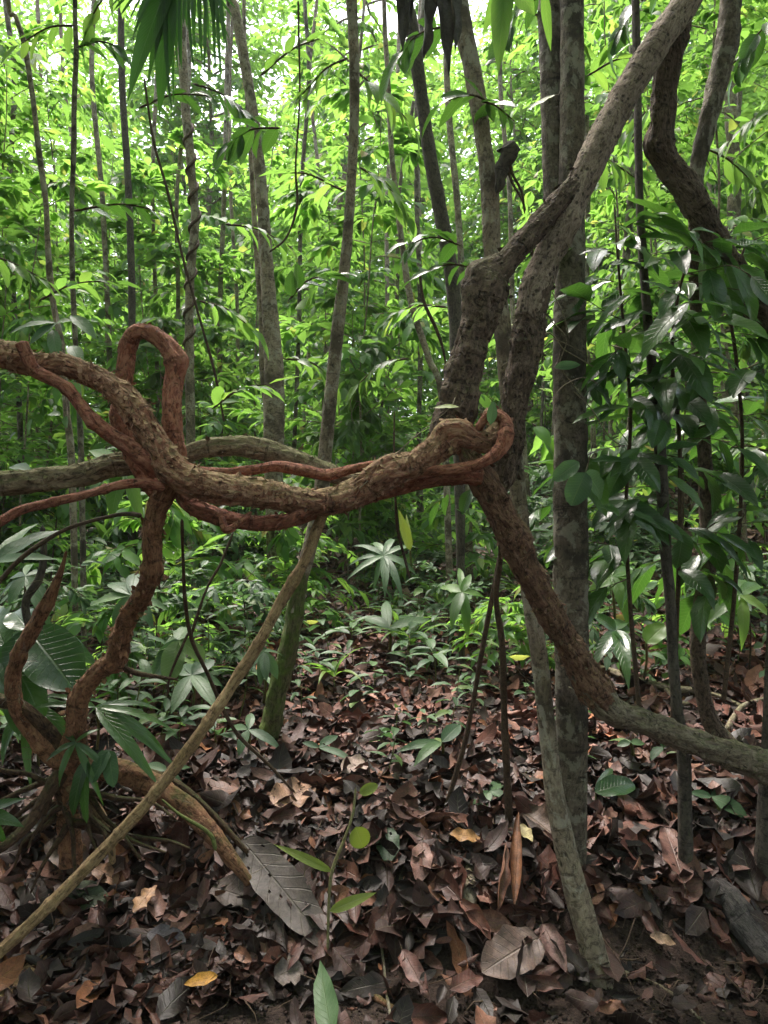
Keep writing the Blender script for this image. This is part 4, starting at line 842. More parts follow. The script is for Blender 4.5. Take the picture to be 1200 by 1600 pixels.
hub('broad_leaf_plant', 'big dull blue green broad leaf beside the left roots', 'plant', (70, 1150), (45, 985), 2.7, [(112, 1070, 78, -.15), (-30, 1080, 70, -.1), (175, 1015, 48, .15), (10, 940, 60, .1)], 'lf_dark', T_ROUND, droop=.5, up=.9)
hub('broad_leaf_plant', 'pale heart leaved plant right of the rooted vine near the thin crossing stems', 'plant', (260, 1090), (280, 1000), 2.9, [(298, 975, 34, .1), (240, 1010, 36, .1), (262, 1062, 34, -.1), (320, 1030, 34, 0), (225, 1050, 30, 0)], 'lf_seed', T_ROUND, droop=.5)
hub('palmate_plant', 'seedling with a star shaped palmate leaf beside the leaning pole', 'plant', (412, 1100), (412, 1018), 3.3, [(398, 1060, 17, -.1), (415, 1066, 17, -.1), (430, 1052, 16, -.05), (440, 1020, 14, .1), (385, 1036, 14, 0)], 'lf_seed', T_MID)
hub('strap_plant', 'large fronded plant with grey green strap leaves in the centre below the sagging vine', 'plant', (598, 925), (600, 868), 5.0, [(538, 886, 13, -.2), (534, 862, 12, 0), (556, 838, 12, .1), (585, 822, 12, .2), (622, 812, 13, .2), (655, 836, 13, .1), (660, 880, 13, -.1), (637, 905, 14, -.3), (576, 905, 12, -.2), (610, 912, 12, -.3)], 'lf_seed', T_LANCE, droop=1.0)
hub('broad_seedling', 'seedling with three long pale leaves spread in the middle of the clearing', 'seedling', (608, 1025), (608, 982), 4.9, [(570, 950, 22, .1), (672, 950, 20, .1), (592, 925, 16, .3), (640, 990, 12, -.1)], 'lf_seed', T_MID)
hub('strap_plant', 'striped yellow green blade leaf standing behind the thin black stem', 'plant', (640, 905), (641, 860), 4.2, [(622, 796, 17, 0), (636, 800, 10, .1)], 'lf_yel', T_LANCE, droop=.1)
hub('drooping_seedling', 'dark drooping leaves low in the litter left of the thin brown stem', 'seedling', (688, 1195), (690, 1160), 3.2, [(628, 1158, 20, -.1), (655, 1172, 16, -.15), (716, 1126, 26, .1), (660, 1148, 15, .1)], 'lf_seed', T_MID, droop=.8)
hub('drooping_seedling', 'glossy dark leaves at the foot of the paired thin stems', 'seedling', (765, 1265), (765, 1235), 2.95, [(792, 1212, 18, .1), (750, 1255, 20, -.1), (820, 1252, 20, -.1), (735, 1270, 22, -.15)], 'lf_seed', T_MID, droop=.6)
hub('broad_seedling', 'bright narrow seedling leaves low on the litter right of the mossy tree foot', 'seedling', (500, 1190), (498, 1168), 3.3, [(535, 1143, 13, .1), (545, 1172, 12, -.1), (478, 1160, 12, 0)], 'lf_seed', T_MID)
hub('broad_seedling', 'dark oval leaf standing out right of the forked tree low above the litter', 'seedling', (925, 1275), (930, 1238), 2.9, [(995, 1212, 40, .05), (962, 1186, 16, .15)], 'lf_dark', T_ROUND)
hub('broad_seedling', 'pale green pair of leaves at far right below the mossy liana', 'seedling', (1130, 1300), (1112, 1245), 2.9, [(1165, 1268, 26, -.1), (1165, 1222, 24, .2), (1085, 1240, 14, 0), (1135, 1215, 22, .2)], 'lf_seed', T_MID)
hub('broad_seedling', 'pale palmate leaves under the mossy liana', 'seedling', (985, 1200), (985, 1160), 3.2, [(960, 1165, 13, 0), (972, 1150, 12, .1), (1000, 1150, 12, .1), (1012, 1165, 12, 0), (945, 1150, 12, .1)], 'lf_seed', T_MID)
hub('broad_seedling', 'round yellow green leaf right of the forked tree above the liana bend', 'seedling', (1005, 1060), (1010, 1005), 3.0, [(1040, 975, 34, 0), (1020, 960, 24, .2)], 'lf_mid', T_ROUND)
hub('broad_leaf_plant', 'cluster of large arching leaves right of the forked tree above the bend of the liana', 'plant', (970, 1050), (962, 985), 3.3, [(925, 955, 24, 0), (1000, 1015, 26, -.2), (992, 945, 26, .2), (935, 1010, 24, -.2), (1010, 970, 24, .1), (950, 930, 22, .3), (985, 1030, 22, -.3)], 'lf_dark', T_LANCE, droop=.8)
hub('broad_leaf_plant', 'pale broad leaves at the left edge under the mossy vine', 'plant', None, (-10, 880), 2.3, [(88, 806, 34, .1), (75, 850, 26, -.1), (50, 800, 28, .2)], 'lf_seed', T_LANCE, droop=.5)
hub('broad_leaf_plant', 'bright green broad leaves fanned behind the crossing of the vines at left', 'plant', None, (195, 735), 2.7, [(95, 702, 30, .1), (130, 682, 30, .2), (160, 668, 30, .3), (230, 690, 26, .2), (160, 800, 30, -.1), (225, 812, 26, -.1), (120, 770, 30, 0)], 'lf_mid', T_LANCE, droop=.6)
hub('hanging_leaves', 'pale bluish leaves hanging just above the thick vine at the left edge', 'leaves', None, (88, 505), 2.3, [(18, 503, 22, -.05), (40, 530, 20, -.08), (80, 548, 24, -.1, 82, 515), (118, 500, 22, 0), (145, 520, 22, -.05, 110, 493), (125, 562, 20, -.1, 112, 540)], 'lf_seed', T_MID, droop=.5)
hub('hanging_leaves', 'small pale leaves hanging between the thick vine and the mossy vine at left', 'leaves', None, (105, 650), 2.4, [(70, 640, 16, 0, 95, 648), (100, 668, 16, 0), (35, 672, 15, 0, 50, 655), (10, 690, 15, 0, 25, 675), (45, 728, 22, -.1, 15, 730), (120, 620, 18, 0, 112, 596)], 'lf_seed', T_MID, droop=.5)
hub('vine_leaf', 'pale grey green leaf sticking up from the curled vine at the knot', 'leaf', None, (766, 664), 2.05, [(777, 625, 18, 0)], 'lf_seed', T_MID, droop=.2)
hub('vine_leaf', 'yellow green leaf at the foot of the knotted stem', 'leaf', None, (718, 636), 2.15, [(681, 631, 13, 0)], 'lf_yel', T_MID, droop=.2)
hub('vine_leaf', 'bright yellow green leaf against the fork high up', 'leaf', None, (868, 148), 2.4, [(828, 174, 20, 0)], 'lf_yel', T_MID, droop=.1)
hub('vine_leaf', 'dark leaves hanging under the knot beside the leaning liana', 'leaves', None, (735, 765), 2.35, [(722, 800, 24, 0), (690, 800, 18, .1, 700, 772), (675, 812, 12, .1, 685, 785), (760, 822, 20, .1, 712, 795)], 'lf_dark', T_MID, droop=.4)
hub('vine_leaf', 'two pale torn leaves hanging in front of the forked tree', 'leaves', None, (915, 738), 2.45, [(890, 782, 38, -.02), (870, 745, 26, 0, 905, 722), (945, 770, 46, .05)], 'lf_seed', T_ROUND, droop=.3, up=.3)
hub('vine_leaf', 'thin pale leaf lying across the forked tree trunk', 'leaf', None, (866, 574), 2.5, [(911, 571, 15, 0)], 'lf_seed', T_MID, droop=.3, up=.2)
hub('hanging_leaves', 'large green leaves hanging into the top edge right of the dead leaves', 'leaves', None, (790, -45), 2.2, [(778, 106, 40, 0), (750, 55, 20, .1), (845, 25, 52, .1), (860, 80, 20, .2, 850, -20)], 'lf_mid', T_LANCE, droop=.15, up=.1)
t = thing('dead_leaf_spray', 'grey brown dead leaves hanging limp into the top edge', 'leaves', at(680, -60, 2.2))
vine(t, 'twig', 'twig', [(600, -120, 2.2, 6), (650, -60, 2.2, 6), (700, -45, 2.2, 5), (740, -60, 2.2, 4)], 8, .01, 2, 1)
M['deadhang'] = dead_mat('hanging_dead_leaf', (.10, .085, .07), 0)
for (bx, by, tx, ty, wd) in [(645, -55, 620, 72, 34), (668, -50, 668, 96, 34), (688, -50, 700, 112, 36), (708, -50, 716, 76, 26), (632, -60, 640, 40, 22)]:
    g = Geo(); pxleaf(g, T_HI, bx, by, tx, ty, wd, 2.2, R.uniform(-.05, .05), up=.1, toward=.8, side=R.uniform(-.6, .6), droop=.25, curl=1.5, twist=.6, wave=.3); g.build('leaf', M['deadhang'], t)
# fan palm at the top left
t = thing('fan_palm_leaf', 'dark fan palm leaf split into hanging strips at the top left', 'palm leaf', at(285, -70, 2.7))
vine(t, 'stalk', 'greenstem', [(250, -300, 2.9, 10), (270, -180, 2.8, 10), (288, -60, 2.7, 10)], 10, .02, 2, 1)
for (bx, by, tx, ty, wd) in [(272, -40, 183, 136, 52), (266, -30, 247, 172, 44), (262, -45, 200, 60, 22), (258, -50, 205, 25, 18), (275, -35, 215, 120, 26)] + [(258 + 3.4 * k, -52, 246 + 4.1 * k + 4 * math.sin(k * 2.2), 72 + 40 * math.sin(k * 1.7 + 1) + 22 * math.cos(k * .22) + (30 if k < 7 else 0), 8) for k in range(26)] + [(262, -60, 160 + 9 * k, -5 + 9 * k, 10) for k in range(6)] + [(300, -60, 352 + 6 * k, 50 - 14 * k, 8) for k in range(4)]:
    g = Geo(); pxleaf(g, T_STRAP if wd < 15 else T_LANCE, bx, by, tx, ty, wd * .72, 2.7, R.uniform(-.1, .1), up=.2, toward=.7, side=R.uniform(-.3, .3), droop=.35, curl=.3); g.build('segment', M['lf_palm'], t)

# leafy sprays among the trunks
def spray(label, x0, y0, x1, y1, Y, n, lpx, mat='lf_mid', ratio=.36, name='leafy_branch', sag=12, dY=0.0, group=None):
    rr = np.random.default_rng(int(x0 * 7 + y0 * 13) % 99991); t = thing(name, label, 'branch', at(x0, y0, Y), group)
    p = px_path([(x0, y0, Y, 4), ((x0 + x1) / 2 + rr.normal() * 5, (y0 + y1) / 2 - sag, Y + dY / 2, 3), (x1, y1, Y + dY, 2)], .02); g = Geo(); g.add(*tube(p, 6)); g.build('twig', M['twig'], t)
    idx = np.linspace(len(p) * .12, len(p) - 1, n).astype(int); P = p[idx, :3]; td = nrm(np.gradient(p[:, :3], axis=0))[idx]
    LD = []
    for k in range(n):
        LD.append(rot_about(td[k], np.array([0, .25, 1.0]), (1 if k % 2 else -1) * rr.uniform(.6, 1.3) * (1 - .7 * k / n)) + np.array([0, 0, rr.uniform(-.5, .1)]))
    L = lpx / F * Y * rr.uniform(.7, 1.2, n); g = Geo()
    g.add(*leaves(T_MID, P, np.array(LD), np.array([[0, -.25, 1.0]]) + rr.normal(size=(n, 3)) * .3, L, L * ratio, rr.uniform(.2, .9, n), .5, rnd=rr.random(n), wave=.08)); g.build('foliage', M[mat], t)
    return t
SP = [('leafy twig crossing from the thin upright tree at the upper left corner', 118, 40, 30, 70, 3.6, 8, 40, 'lf_mid'), ('dark oval leaves left of the fan palm near the top edge', 118, 75, 195, 78, 3.6, 9, 42, 'lf_dark'), ('oval leaves hanging from the top edge beside the thin upright tree', 180, -20, 130, 60, 3.6, 7, 42, 'lf_mid'),
      ('rosette of dark rounded leaves on a level twig left of the spiralled tree', 112, 330, 255, 332, 3.8, 12, 40, 'lf_dark', .5), ('dark leafy twig below the fan palm reaching right', 215, 170, 330, 150, 3.6, 10, 38, 'lf_dark'), ('dark lance leaves spread left of the double stemmed tree', 300, 130, 400, 190, 4.2, 12, 44, 'lf_dark'),
      ('leafy twig reaching right from the double stemmed tree near the top', 405, 120, 500, 60, 4.2, 11, 42, 'lf_mid'), ('leafy twig over the double stemmed tree at mid height', 350, 350, 460, 390, 4.4, 13, 40, 'lf_bg'), ('long leaves hanging right of the pale straight tree near the top', 555, 110, 640, 190, 3.8, 12, 48, 'lf_mid'),
      ('bright leafy twig left of the pale straight tree below the top edge', 545, 90, 470, 150, 3.9, 11, 44, 'lf_mid'), ('hanging long leaves right of the pale straight tree at mid height', 560, 260, 640, 340, 4, 12, 46, 'lf_mid'), ('leafy twig left of the pale straight tree at mid height', 540, 300, 450, 270, 4.2, 12, 40, 'lf_bg'),
      ('dark leaves around the slender tree high up', 765, 160, 690, 160, 2.6, 7, 56, 'lf_dark'), ('dark leaves hanging right of the slender tree', 752, 160, 805, 190, 2.6, 6, 44, 'lf_dark', .5), ('dark leaves left of the knotted stem', 722, 385, 640, 380, 2.75, 12, 46, 'lf_dark', .42), ('dark hanging leaves left of the knot at the top of the knotted stem', 745, 420, 655, 430, 2.8, 9, 40, 'lf_dark'),
      ('large leaves between the hanging dead leaves and the liana', 820, 20, 905, 60, 2.9, 8, 56, 'lf_mid'), ('leafy twig between the forked tree and the dark sapling near the top', 915, 120, 1000, 90, 3.2, 11, 44, 'lf_mid'), ('leafy twig right of the forked tree above mid height', 920, 240, 1010, 290, 3.2, 11, 46, 'lf_mid'),
      ('leafy twig between the liana and the side trunk near the top', 1060, 150, 985, 200, 3.3, 10, 42, 'lf_bg'), ('leaves fanned beside the side trunk at the upper right corner', 1120, 120, 1200, 70, 3.2, 12, 44, 'lf_mid'), ('leaves hanging at the right edge above the twisted liana', 1220, 170, 1140, 220, 3.0, 10, 44, 'lf_mid'),
      ('leafy twig right of the side trunk above the twisted liana', 1100, 230, 1190, 300, 3.1, 12, 46, 'lf_mid'), ('leafy twig at the left edge at mid height', -20, 400, 75, 440, 3.4, 10, 42, 'lf_mid'), ('leafy twig left of the loop', 60, 470, 180, 440, 3.6, 12, 40, 'lf_bg'), ('bright leaves right of the loop', 330, 640, 420, 600, 3.4, 11, 48, 'lf_bg'),
      ('bright leaves under the loop gap', 310, 470, 400, 520, 3.8, 12, 40, 'lf_bg'), ('hanging leaves between the double stemmed tree and the pale straight tree', 440, 560, 520, 600, 4, 12, 38, 'lf_mid'), ('leafy twig behind the knotted stem', 640, 560, 560, 600, 3.8, 12, 40, 'lf_mid'), ('bright leaves left of the knotted stem at mid height', 700, 480, 600, 500, 4.0, 13, 40, 'lf_bg'),
      ('leaves between the liana and the forked tree below mid height', 830, 660, 870, 720, 3.0, 8, 46, 'lf_bg', .5), ('dark leaves left of the forked tree level with the knot', 860, 790, 820, 820, 2.8, 7, 46, 'lf_dark', .45), ('leafy twig reaching over the litter at the right edge', 1230, 720, 1130, 700, 3.2, 11, 42, 'lf_mid'), ('leafy twig at the right edge low over the hillside', 1230, 880, 1140, 850, 3.2, 11, 40, 'lf_mid')]
for s_ in SP: spray(s_[0], *s_[1:])

# glossy shrub with large leaves on the right
t = thing('broad_leaved_shrub', 'dense shrub of large dark glossy leaves filling the right side around the dark sapling', 'shrub', (at(1020, 900, 2.75)[0], 2.75, H1(at(1020, 900, 2.75)[0], 2.75)))
rr = np.random.default_rng(55); gs, gl, gd = Geo(), Geo(), Geo()
STEMS = [[(1000, 1120, 2.75, 8), (985, 950, 2.75, 7), (978, 800, 2.72, 6), (985, 650, 2.7, 6), (975, 520, 2.7, 5), (965, 400, 2.72, 4), (960, 320, 2.75, 3)], [(1050, 1150, 2.85, 8), (1060, 900, 2.8, 7), (1062, 700, 2.75, 7), (1050, 560, 2.7, 6), (1060, 460, 2.65, 5), (1085, 380, 2.62, 4)],
         [(1130, 1100, 2.9, 8), (1150, 900, 2.88, 7), (1160, 700, 2.85, 6), (1150, 560, 2.8, 6), (1140, 470, 2.78, 5), (1165, 380, 2.75, 4)]]
for rows in STEMS:
    p = px_path(rows, .02); gs.add(*tube(p, 8))
    sy = 800 - (p[:, 2] - CAMZ) / p[:, 1] * F
    for k in range(25):
        yy = 340 + 570 * (k + rr.random()) / 25
        i = int(np.argmin(abs(sy - yy))); q0 = p[i, :3]; az = rr.random() * 6.28; d = np.array([math.cos(az), math.sin(az) * .6 - .2, rr.uniform(-.1, .5)])
        tw = [list(q0) + [.0025]]; L = rr.uniform(.08, .28); dd = nrm(d)
        for s in range(3): dd = nrm(dd + [0, 0, -.12] + rr.normal(size=3) * .12); q0 = q0 + dd * L / 3; tw.append(list(q0) + [.0015])
        ts = spline(tw, .02); gs.add(*tube(ts, 5)); m_ = rr.integers(3, 6)
        for s in range(m_):
            j = int((len(ts) - 1) * (s + 1) / m_); D = rot_about(dd, np.array([0, 0, 1.0]), (1 if s % 2 else -1) * rr.uniform(.2, 1.3)) + [0, 0, rr.uniform(-.5, .15)]
            Ln = rr.uniform(.12, .25); Nn = np.array([rr.normal() * .3, -.25 + rr.normal() * .25, 1.0])
            gl.add(*leaves(T_MID, ts[j, :3][None], nrm(D)[None], Nn[None], Ln, Ln * rr.uniform(.28, .42), rr.uniform(.3, 1.0), .5, rnd=np.array([rr.random()]), wave=.1))
gs.build('stem', M['twig'], t); gl.build('foliage', M['lf_dark'], t)
gh = Geo()
for (bx, by, tx, ty, wd, Y) in [(1003, 438, 1088, 465, 17, 2.4), (1060, 448, 1027, 485, 26, 2.4), (1040, 478, 1105, 485, 15, 2.4), (1090, 490, 1050, 515, 23, 2.4), (1105, 505, 1142, 548, 15, 2.4), (985, 460, 915, 505, 16, 2.5), (1005, 485, 975, 505, 12, 2.45), (1020, 540, 1092, 555, 32, 2.45),
        (1095, 545, 1165, 570, 28, 2.5), (1100, 568, 1182, 592, 22, 2.55), (1084, 580, 1052, 564, 30, 2.6), (1097, 582, 1078, 624, 30, 2.6), (980, 590, 1027, 592, 13, 2.45), (962, 580, 905, 612, 20, 2.5), (925, 600, 968, 632, 38, 2.55), (990, 590, 1052, 628, 20, 2.5), (962, 640, 928, 652, 16, 2.5),
        (958, 664, 987, 692, 14, 2.45), (1008, 638, 1022, 667, 19, 2.45), (1034, 655, 1018, 694, 30, 2.5), (1040, 702, 1092, 690, 24, 2.55), (1045, 745, 1112, 788, 22, 2.55), (1050, 715, 1100, 742, 18, 2.55), (985, 800, 1032, 815, 16, 2.4), (990, 815, 1052, 842, 28, 2.4), (968, 806, 943, 783, 26, 2.45),
        (1066, 835, 1064, 892, 40, 2.6), (1080, 360, 1142, 352, 18, 2.45), (1075, 362, 1112, 402, 20, 2.4), (1150, 388, 1208, 365, 32, 2.55), (1155, 415, 1208, 442, 32, 2.55), (1100, 430, 1132, 472, 30, 2.55), (1125, 470, 1195, 500, 28, 2.6), (950, 415, 1002, 400, 24, 2.6), (905, 398, 950, 382, 16, 2.55),
        (960, 350, 1004, 366, 24, 2.6), (940, 480, 985, 455, 26, 2.55), (1000, 700, 950, 740, 24, 2.5), (975, 720, 925, 715, 22, 2.5), (1000, 780, 940, 820, 26, 2.5)]:
    pxleaf(gh, T_HI, bx, by, tx, ty, wd, Y, R.uniform(-.06, .06), up=.75, toward=.5, side=R.uniform(-.4, .4), droop=R.uniform(.2, .8), curl=.5, rnd=np.array([R.random()]), wave=.1)
gh.build('foliage', M['lf_dark'], t)
hub('vine_leaf', 'curled pinkish brown dead leaf caught on the twisted liana', 'leaf', None, (1112, 402), 2.6, [(1152, 408, 30, 0)], 'deadhang', T_HI, droop=.7, curl=1.1)
# dark clump hanging on the slender tree
t = thing('debris_clump', 'dark clump of debris with hanging roots caught beside the slender tree high up', 'debris', at(790, 245, 2.6))
vine(t, 'clump', 'dgrey', [(792, 222, 2.6, 10), (797, 232, 2.6, 26), (795, 245, 2.6, 22), (785, 262, 2.6, 18), (780, 290, 2.6, 12), (776, 302, 2.6, 4)], 26, .004, 60, 1, lump=.8, low=.35)
for rows in [[(795, 240, 2.6, 4), (800, 270, 2.6, 4), (815, 300, 2.6, 4), (820, 335, 2.6, 3)], [(790, 250, 2.6, 4), (800, 285, 2.6, 4), (812, 305, 2.6, 3), (822, 330, 2.6, 3)], [(805, 225, 2.6, 3), (812, 235, 2.6, 3), (806, 228, 2.6, 2)]]:
    vine(t, 'hanging_root', 'twig', rows, 6, .01, 1, 1)

# fallen wood
def gpath(rows, lift=.0):
    c = []
    for (px, py, d) in rows:
        p = ground(px, py); c.append(list(p + [0, 0, d / 2 / F * p[1] * .6 + lift]) + [d / 2 / F * p[1]])
    return spline(c, .008)
def fallen(name, label, mat, rows, cat='branch', ns=18, lift=0.0, sub=(), lump=.1):
    g = Geo(); p = gpath(rows, lift); t = thing(name, label, cat, p[0, :3]); g.add(*tube(p, ns, vdisp(.12, .12, .06, lump, rows[0][0] * .01), .5)); g.build('stem', M[mat], t)
    for rr_ in sub: g = Geo(); g.add(*tube(gpath(rr_, lift), 8, vdisp(.12, .1, .03, 0), .5)); g.build('branch', M[mat], t)
fallen('fallen_branch', 'mossy fallen branch lying behind the liana bend at right', 'mossy', [(930, 1058, 10), (965, 1070, 12), (1010, 1085, 13), (1050, 1092, 11), (1100, 1098, 9)], lift=.04, sub=[[(1040, 1092, 8), (1070, 1115, 7), (1110, 1100, 6), (1160, 1120, 6)]])
fallen('fallen_branch', 'thin pale branch slanting on the slope at the right edge', 'pale', [(1135, 1160, 8), (1160, 1125, 8), (1195, 1112, 6), (1230, 1100, 5)], lift=.05)
fallen('fallen_log', 'pale rotten log piece poking in at the lower left corner', 'pole', [(-60, 1640, 44), (0, 1585, 40), (45, 1545, 36), (72, 1518, 30), (86, 1500, 18)], 'log', 28, lump=.4)
fallen('fallen_log', 'grey dead wood lying in shade at the lower right edge', 'deadwood', [(1108, 1395, 30), (1135, 1430, 44), (1165, 1470, 46), (1200, 1510, 44), (1260, 1570, 40)], 'log', 28, lump=.2)
fallen('fallen_log', 'short pale grey piece of dead bark standing in the bank right of centre', 'pale', [(738, 1356, 24), (733, 1385, 32), (728, 1415, 34), (732, 1445, 26)], 'wood', 24, lump=.3)
fallen('fallen_branch', 'thin straight twig on the dirt at the bottom centre', 'pale', [(590, 1440, 4), (596, 1490, 4), (603, 1550, 5), (612, 1610, 5)], 'twig', 8, lift=.01)
fallen('fallen_branch', 'reddish twig lying on the litter right of the leaning pole', 'leg', [(390, 1235, 7), (430, 1226, 8), (462, 1230, 6)], 'twig', 10, lift=.02)
fallen('fallen_branch', 'long thin brown runner slanting over the litter below the mossy tree foot', 'twig', [(395, 1180, 5), (440, 1215, 6), (480, 1250, 6), (520, 1290, 5), (570, 1330, 4)], 'twig', 8, lift=.03)
fallen('surface_root', 'pale surface root on the dirt at the bottom right', 'pale', [(1005, 1532, 5), (1040, 1552, 6), (1075, 1580, 6), (1110, 1620, 6)], 'root', 10, lift=-.002)
fallen('surface_root', 'rough brown root on the dirt at the bottom near the centre', 'leg', [(545, 1545, 12), (580, 1565, 11), (620, 1590, 9)], 'root', 12, lump=.3)

# single fallen leaves that stand out
def groundleaf(label, bx, by, tx, ty, wpx, colr, T=T_HI, lift=.03, droop=.2, curl=.5, wave=.2, twist=0.0, up=1.0, toward=.6, tr=0.0, holes=0, jag=.05, mat=None, tip=0.0, cat='leaf', name='fallen_leaf', YY=None):
    lf = nrm(np.array([0, -.6, 1])) * (lift + .025); b = ground(bx, by) + lf; t_ = ground(tx, ty) + lf + [0, 0, tip]
    if YY: b, t_ = at(bx, by, YY[0]), at(tx, ty, YY[1])
    D = t_ - b; L = np.linalg.norm(D)
    t = thing(name, label, cat, b); g = Geo()
    v, q, a = leaves(T, b[None], nrm(D)[None], np.array([[0, -toward, up]]), L, wpx / F * b[1], droop, curl, rnd=np.array([.8]), wave=wave, twist=twist, jag=jag)
    if holes:
        hr = np.random.default_rng(int(bx)); kill = set(hr.choice(len(q), holes, replace=False).tolist()); q = np.array([f_ for i_, f_ in enumerate(q) if i_ not in kill])
    g.add(v, q, a); g.build('blade', mat or dead_mat('fallen_leaf_' + str(len(bpy.data.materials)), colr, tr), t)
    sp_ = g.v[0]; k = T['u'].size
    gs_ = Geo(); s0 = b; gs_.add(*tube(spline([list(s0 - nrm(D) * L * .14 + [0, 0, .01]) + [.0012], list(s0) + [.0015], list(s0 + nrm(D) * L * .05) + [.001]], .01), 5)); gs_.build('stalk', M['twig'], t)
T_BIG = template(36, 20, .45, .6)
groundleaf('long grey brown dead leaf with insect holes lying on the bank left of centre', 378, 1312, 516, 1478, 66, (.075, .056, .046), T=T_BIG, lift=.07, droop=.2, curl=.35, wave=.10, holes=12, up=.8, toward=.9, twist=.35, YY=(2.62, 2.30))
groundleaf('reddish brown leaf cut off straight at its end in the lower left', 182, 1452, 208, 1548, 62, (.20, .095, .065), T=T_BIG, curl=.4, wave=.12)
groundleaf('bright yellow orange leaf on the litter near the bottom left', 345, 1548, 292, 1566, 22, (.62, .30, .04), lift=.05, tr=.2, wave=.1)
groundleaf('dull dark green fallen leaf on the litter in the lower left', 118, 1398, 178, 1458, 50, (.05, .065, .03), T=T_ROUND)
groundleaf('pinkish veined oval leaf standing in the middle of the bank', 660, 1342, 655, 1398, 34, (.26, .13, .10), T=T_ROUND, up=.5, toward=1, lift=.05)
groundleaf('torn dark green leaf hanging on the bank in the middle', 604, 1318, 608, 1375, 38, (.035, .075, .03), T=T_ROUND, up=.4, toward=1, holes=5, lift=.06)
groundleaf('large pale tan leaf with strong side veins right of centre below the bank', 838, 1492, 752, 1536, 74, (.115, .07, .052), T=T_BIG, lift=.04, wave=.14, curl=.3)
groundleaf('upright curled orange brown leaf standing in the bank right of centre', 800, 1440, 812, 1335, 34, (.26, .11, .05), curl=1.8, up=.2, toward=1, tip=.12, lift=.04, twist=.8)
groundleaf('second upright curled brown leaf beside the orange brown one', 776, 1445, 790, 1372, 30, (.19, .08, .045), curl=1.9, up=.2, toward=1, tip=.08, lift=.04, twist=-.8)
groundleaf('rolled red brown leaf sloping below the upright curled leaves', 716, 1432, 766, 1490, 36, (.22, .085, .055), curl=1.5, lift=.05)
groundleaf('pointed red brown leaf on the dirt near the bottom, right of centre', 628, 1505, 668, 1575, 32, (.17, .08, .065), curl=.9, lift=.03, up=.6, toward=1)
groundleaf('orange leaf lit on the crest of the bank right of centre', 700, 1332, 752, 1338, 24, (.36, .18, .05), lift=.06, wave=.3)
groundleaf('pale pink tan leaf lying on the crest near the yellow seedling', 535, 1225, 580, 1205, 40, (.42, .30, .25), T=T_ROUND, lift=.05)
groundleaf('orange and cream torn leaf on the litter crest left of the seedling', 430, 1280, 492, 1245, 60, (.36, .20, .12), T=T_BIG, lift=.05, holes=12)
groundleaf('large dark curled leaf under the long holed leaf', 335, 1410, 445, 1440, 60, (.10, .07, .055), T=T_BIG, lift=.05, curl=.9)
groundleaf('small dark purple grey leaf low in the litter at the left', 236, 1478, 292, 1492, 34, (.10, .085, .10), T=T_ROUND, lift=.04)
groundleaf('broken grey brown leaf on the dirt at the bottom, left of centre', 430, 1545, 476, 1528, 48, (.16, .12, .10), T=T_ROUND, lift=.03, jag=.2)
groundleaf('torn orange tan leaf in the lower left litter', 215, 1452, 250, 1405, 26, (.38, .20, .09), lift=.06, jag=.3)
groundleaf('orange brown oval leaf above the dull green leaf at left', 152, 1388, 192, 1402, 30, (.24, .12, .06), T=T_ROUND, lift=.06)
groundleaf('big dull brown leaf on the slope at far left', 85, 1340, 150, 1390, 50, (.14, .09, .065), T=T_BIG, lift=.06)
groundleaf('ribbed red brown leaf standing upright right of the forked tree', 1062, 1405, 1035, 1325, 50, (.15, .065, .045), T=T_BIG, up=.4, toward=1, tip=.04, lift=.04, curl=.7)
groundleaf('small tan leaf on the litter edge at lower right', 1010, 1478, 1052, 1492, 20, (.32, .20, .12), lift=.03)
groundleaf('pink brown curled leaf left of the slender tree foot', 845, 1468, 880, 1540, 40, (.18, .10, .085), curl=1.2, lift=.04, up=.6, toward=1)
groundleaf('mottled brown leaf rolled at the crest left of the slender tree', 815, 1295, 865, 1330, 60, (.13, .08, .055), T=T_BIG, curl=1.2, lift=.05)
groundleaf('yellow brown small leaf at the crest by the slender tree', 806, 1322, 828, 1340, 20, (.46, .38, .16), lift=.07)
groundleaf('pale green new leaf standing on the dirt at the bottom edge', 520, 1640, 496, 1545, 42, (.10, .22, .08), T=T_LANCE, up=.3, toward=1, tip=.07, lift=.02, mat=M['lf_seed'], jag=0, name='green_leaf')
# seedling in front with yellow green leaves
t = thing('young_seedling', 'spindly pale seedling with yellow green leaves standing on the bank left of centre', 'seedling', ground(512, 1490))
vine(t, 'stem', 'palestem', [(512, 1495, 2.32, 4), (512, 1483, 2.32, 4), (514, 1412, 2.32, 4.5), (519, 1361, 2.32, 5), (537, 1314, 2.33, 4), (551, 1272, 2.34, 4), (556, 1230, 2.35, 3.5)], 10, .01, 2, 1)
for (bx, by, tx, ty, wd, mt, T_, dr) in [(562, 1240, 590, 1226, 18, 'lf_yel', T_ROUND, .2), (556, 1292, 568, 1326, 34, 'lf_yel', T_ROUND, .2), (515, 1424, 585, 1392, 18, 'lf_yel', T_LANCE, .9), (519, 1362, 428, 1316, 15, 'lf_yel', T_LANCE, .6)]:
    g = Geo(); pxleaf(g, T_, bx, by, tx, ty, wd, 2.33, 0, up=.5, toward=.8, droop=dr, curl=.4, rnd=np.array([.3])); g.build('leaf', M[mt], t)
t = thing('fern_sprig', 'tiny bright fern like sprig on the dirt at the bottom centre', 'sprig', ground(630, 1588)); g = Geo()
for k in range(9):
    a_ = math.pi * k / 8; pxleaf(g, T_MID, 630, 1582, 630 + 17 * math.cos(a_), 1580 - 14 * math.sin(a_), 5, ground(630, 1588)[1], 0, up=.7, toward=.7)
g.build('foliage', M['lf_seed'], t)
t = thing('green_shoot', 'bright green curved shoot bending down over the root at left', 'shoot', at(262, 1255, 2.3))
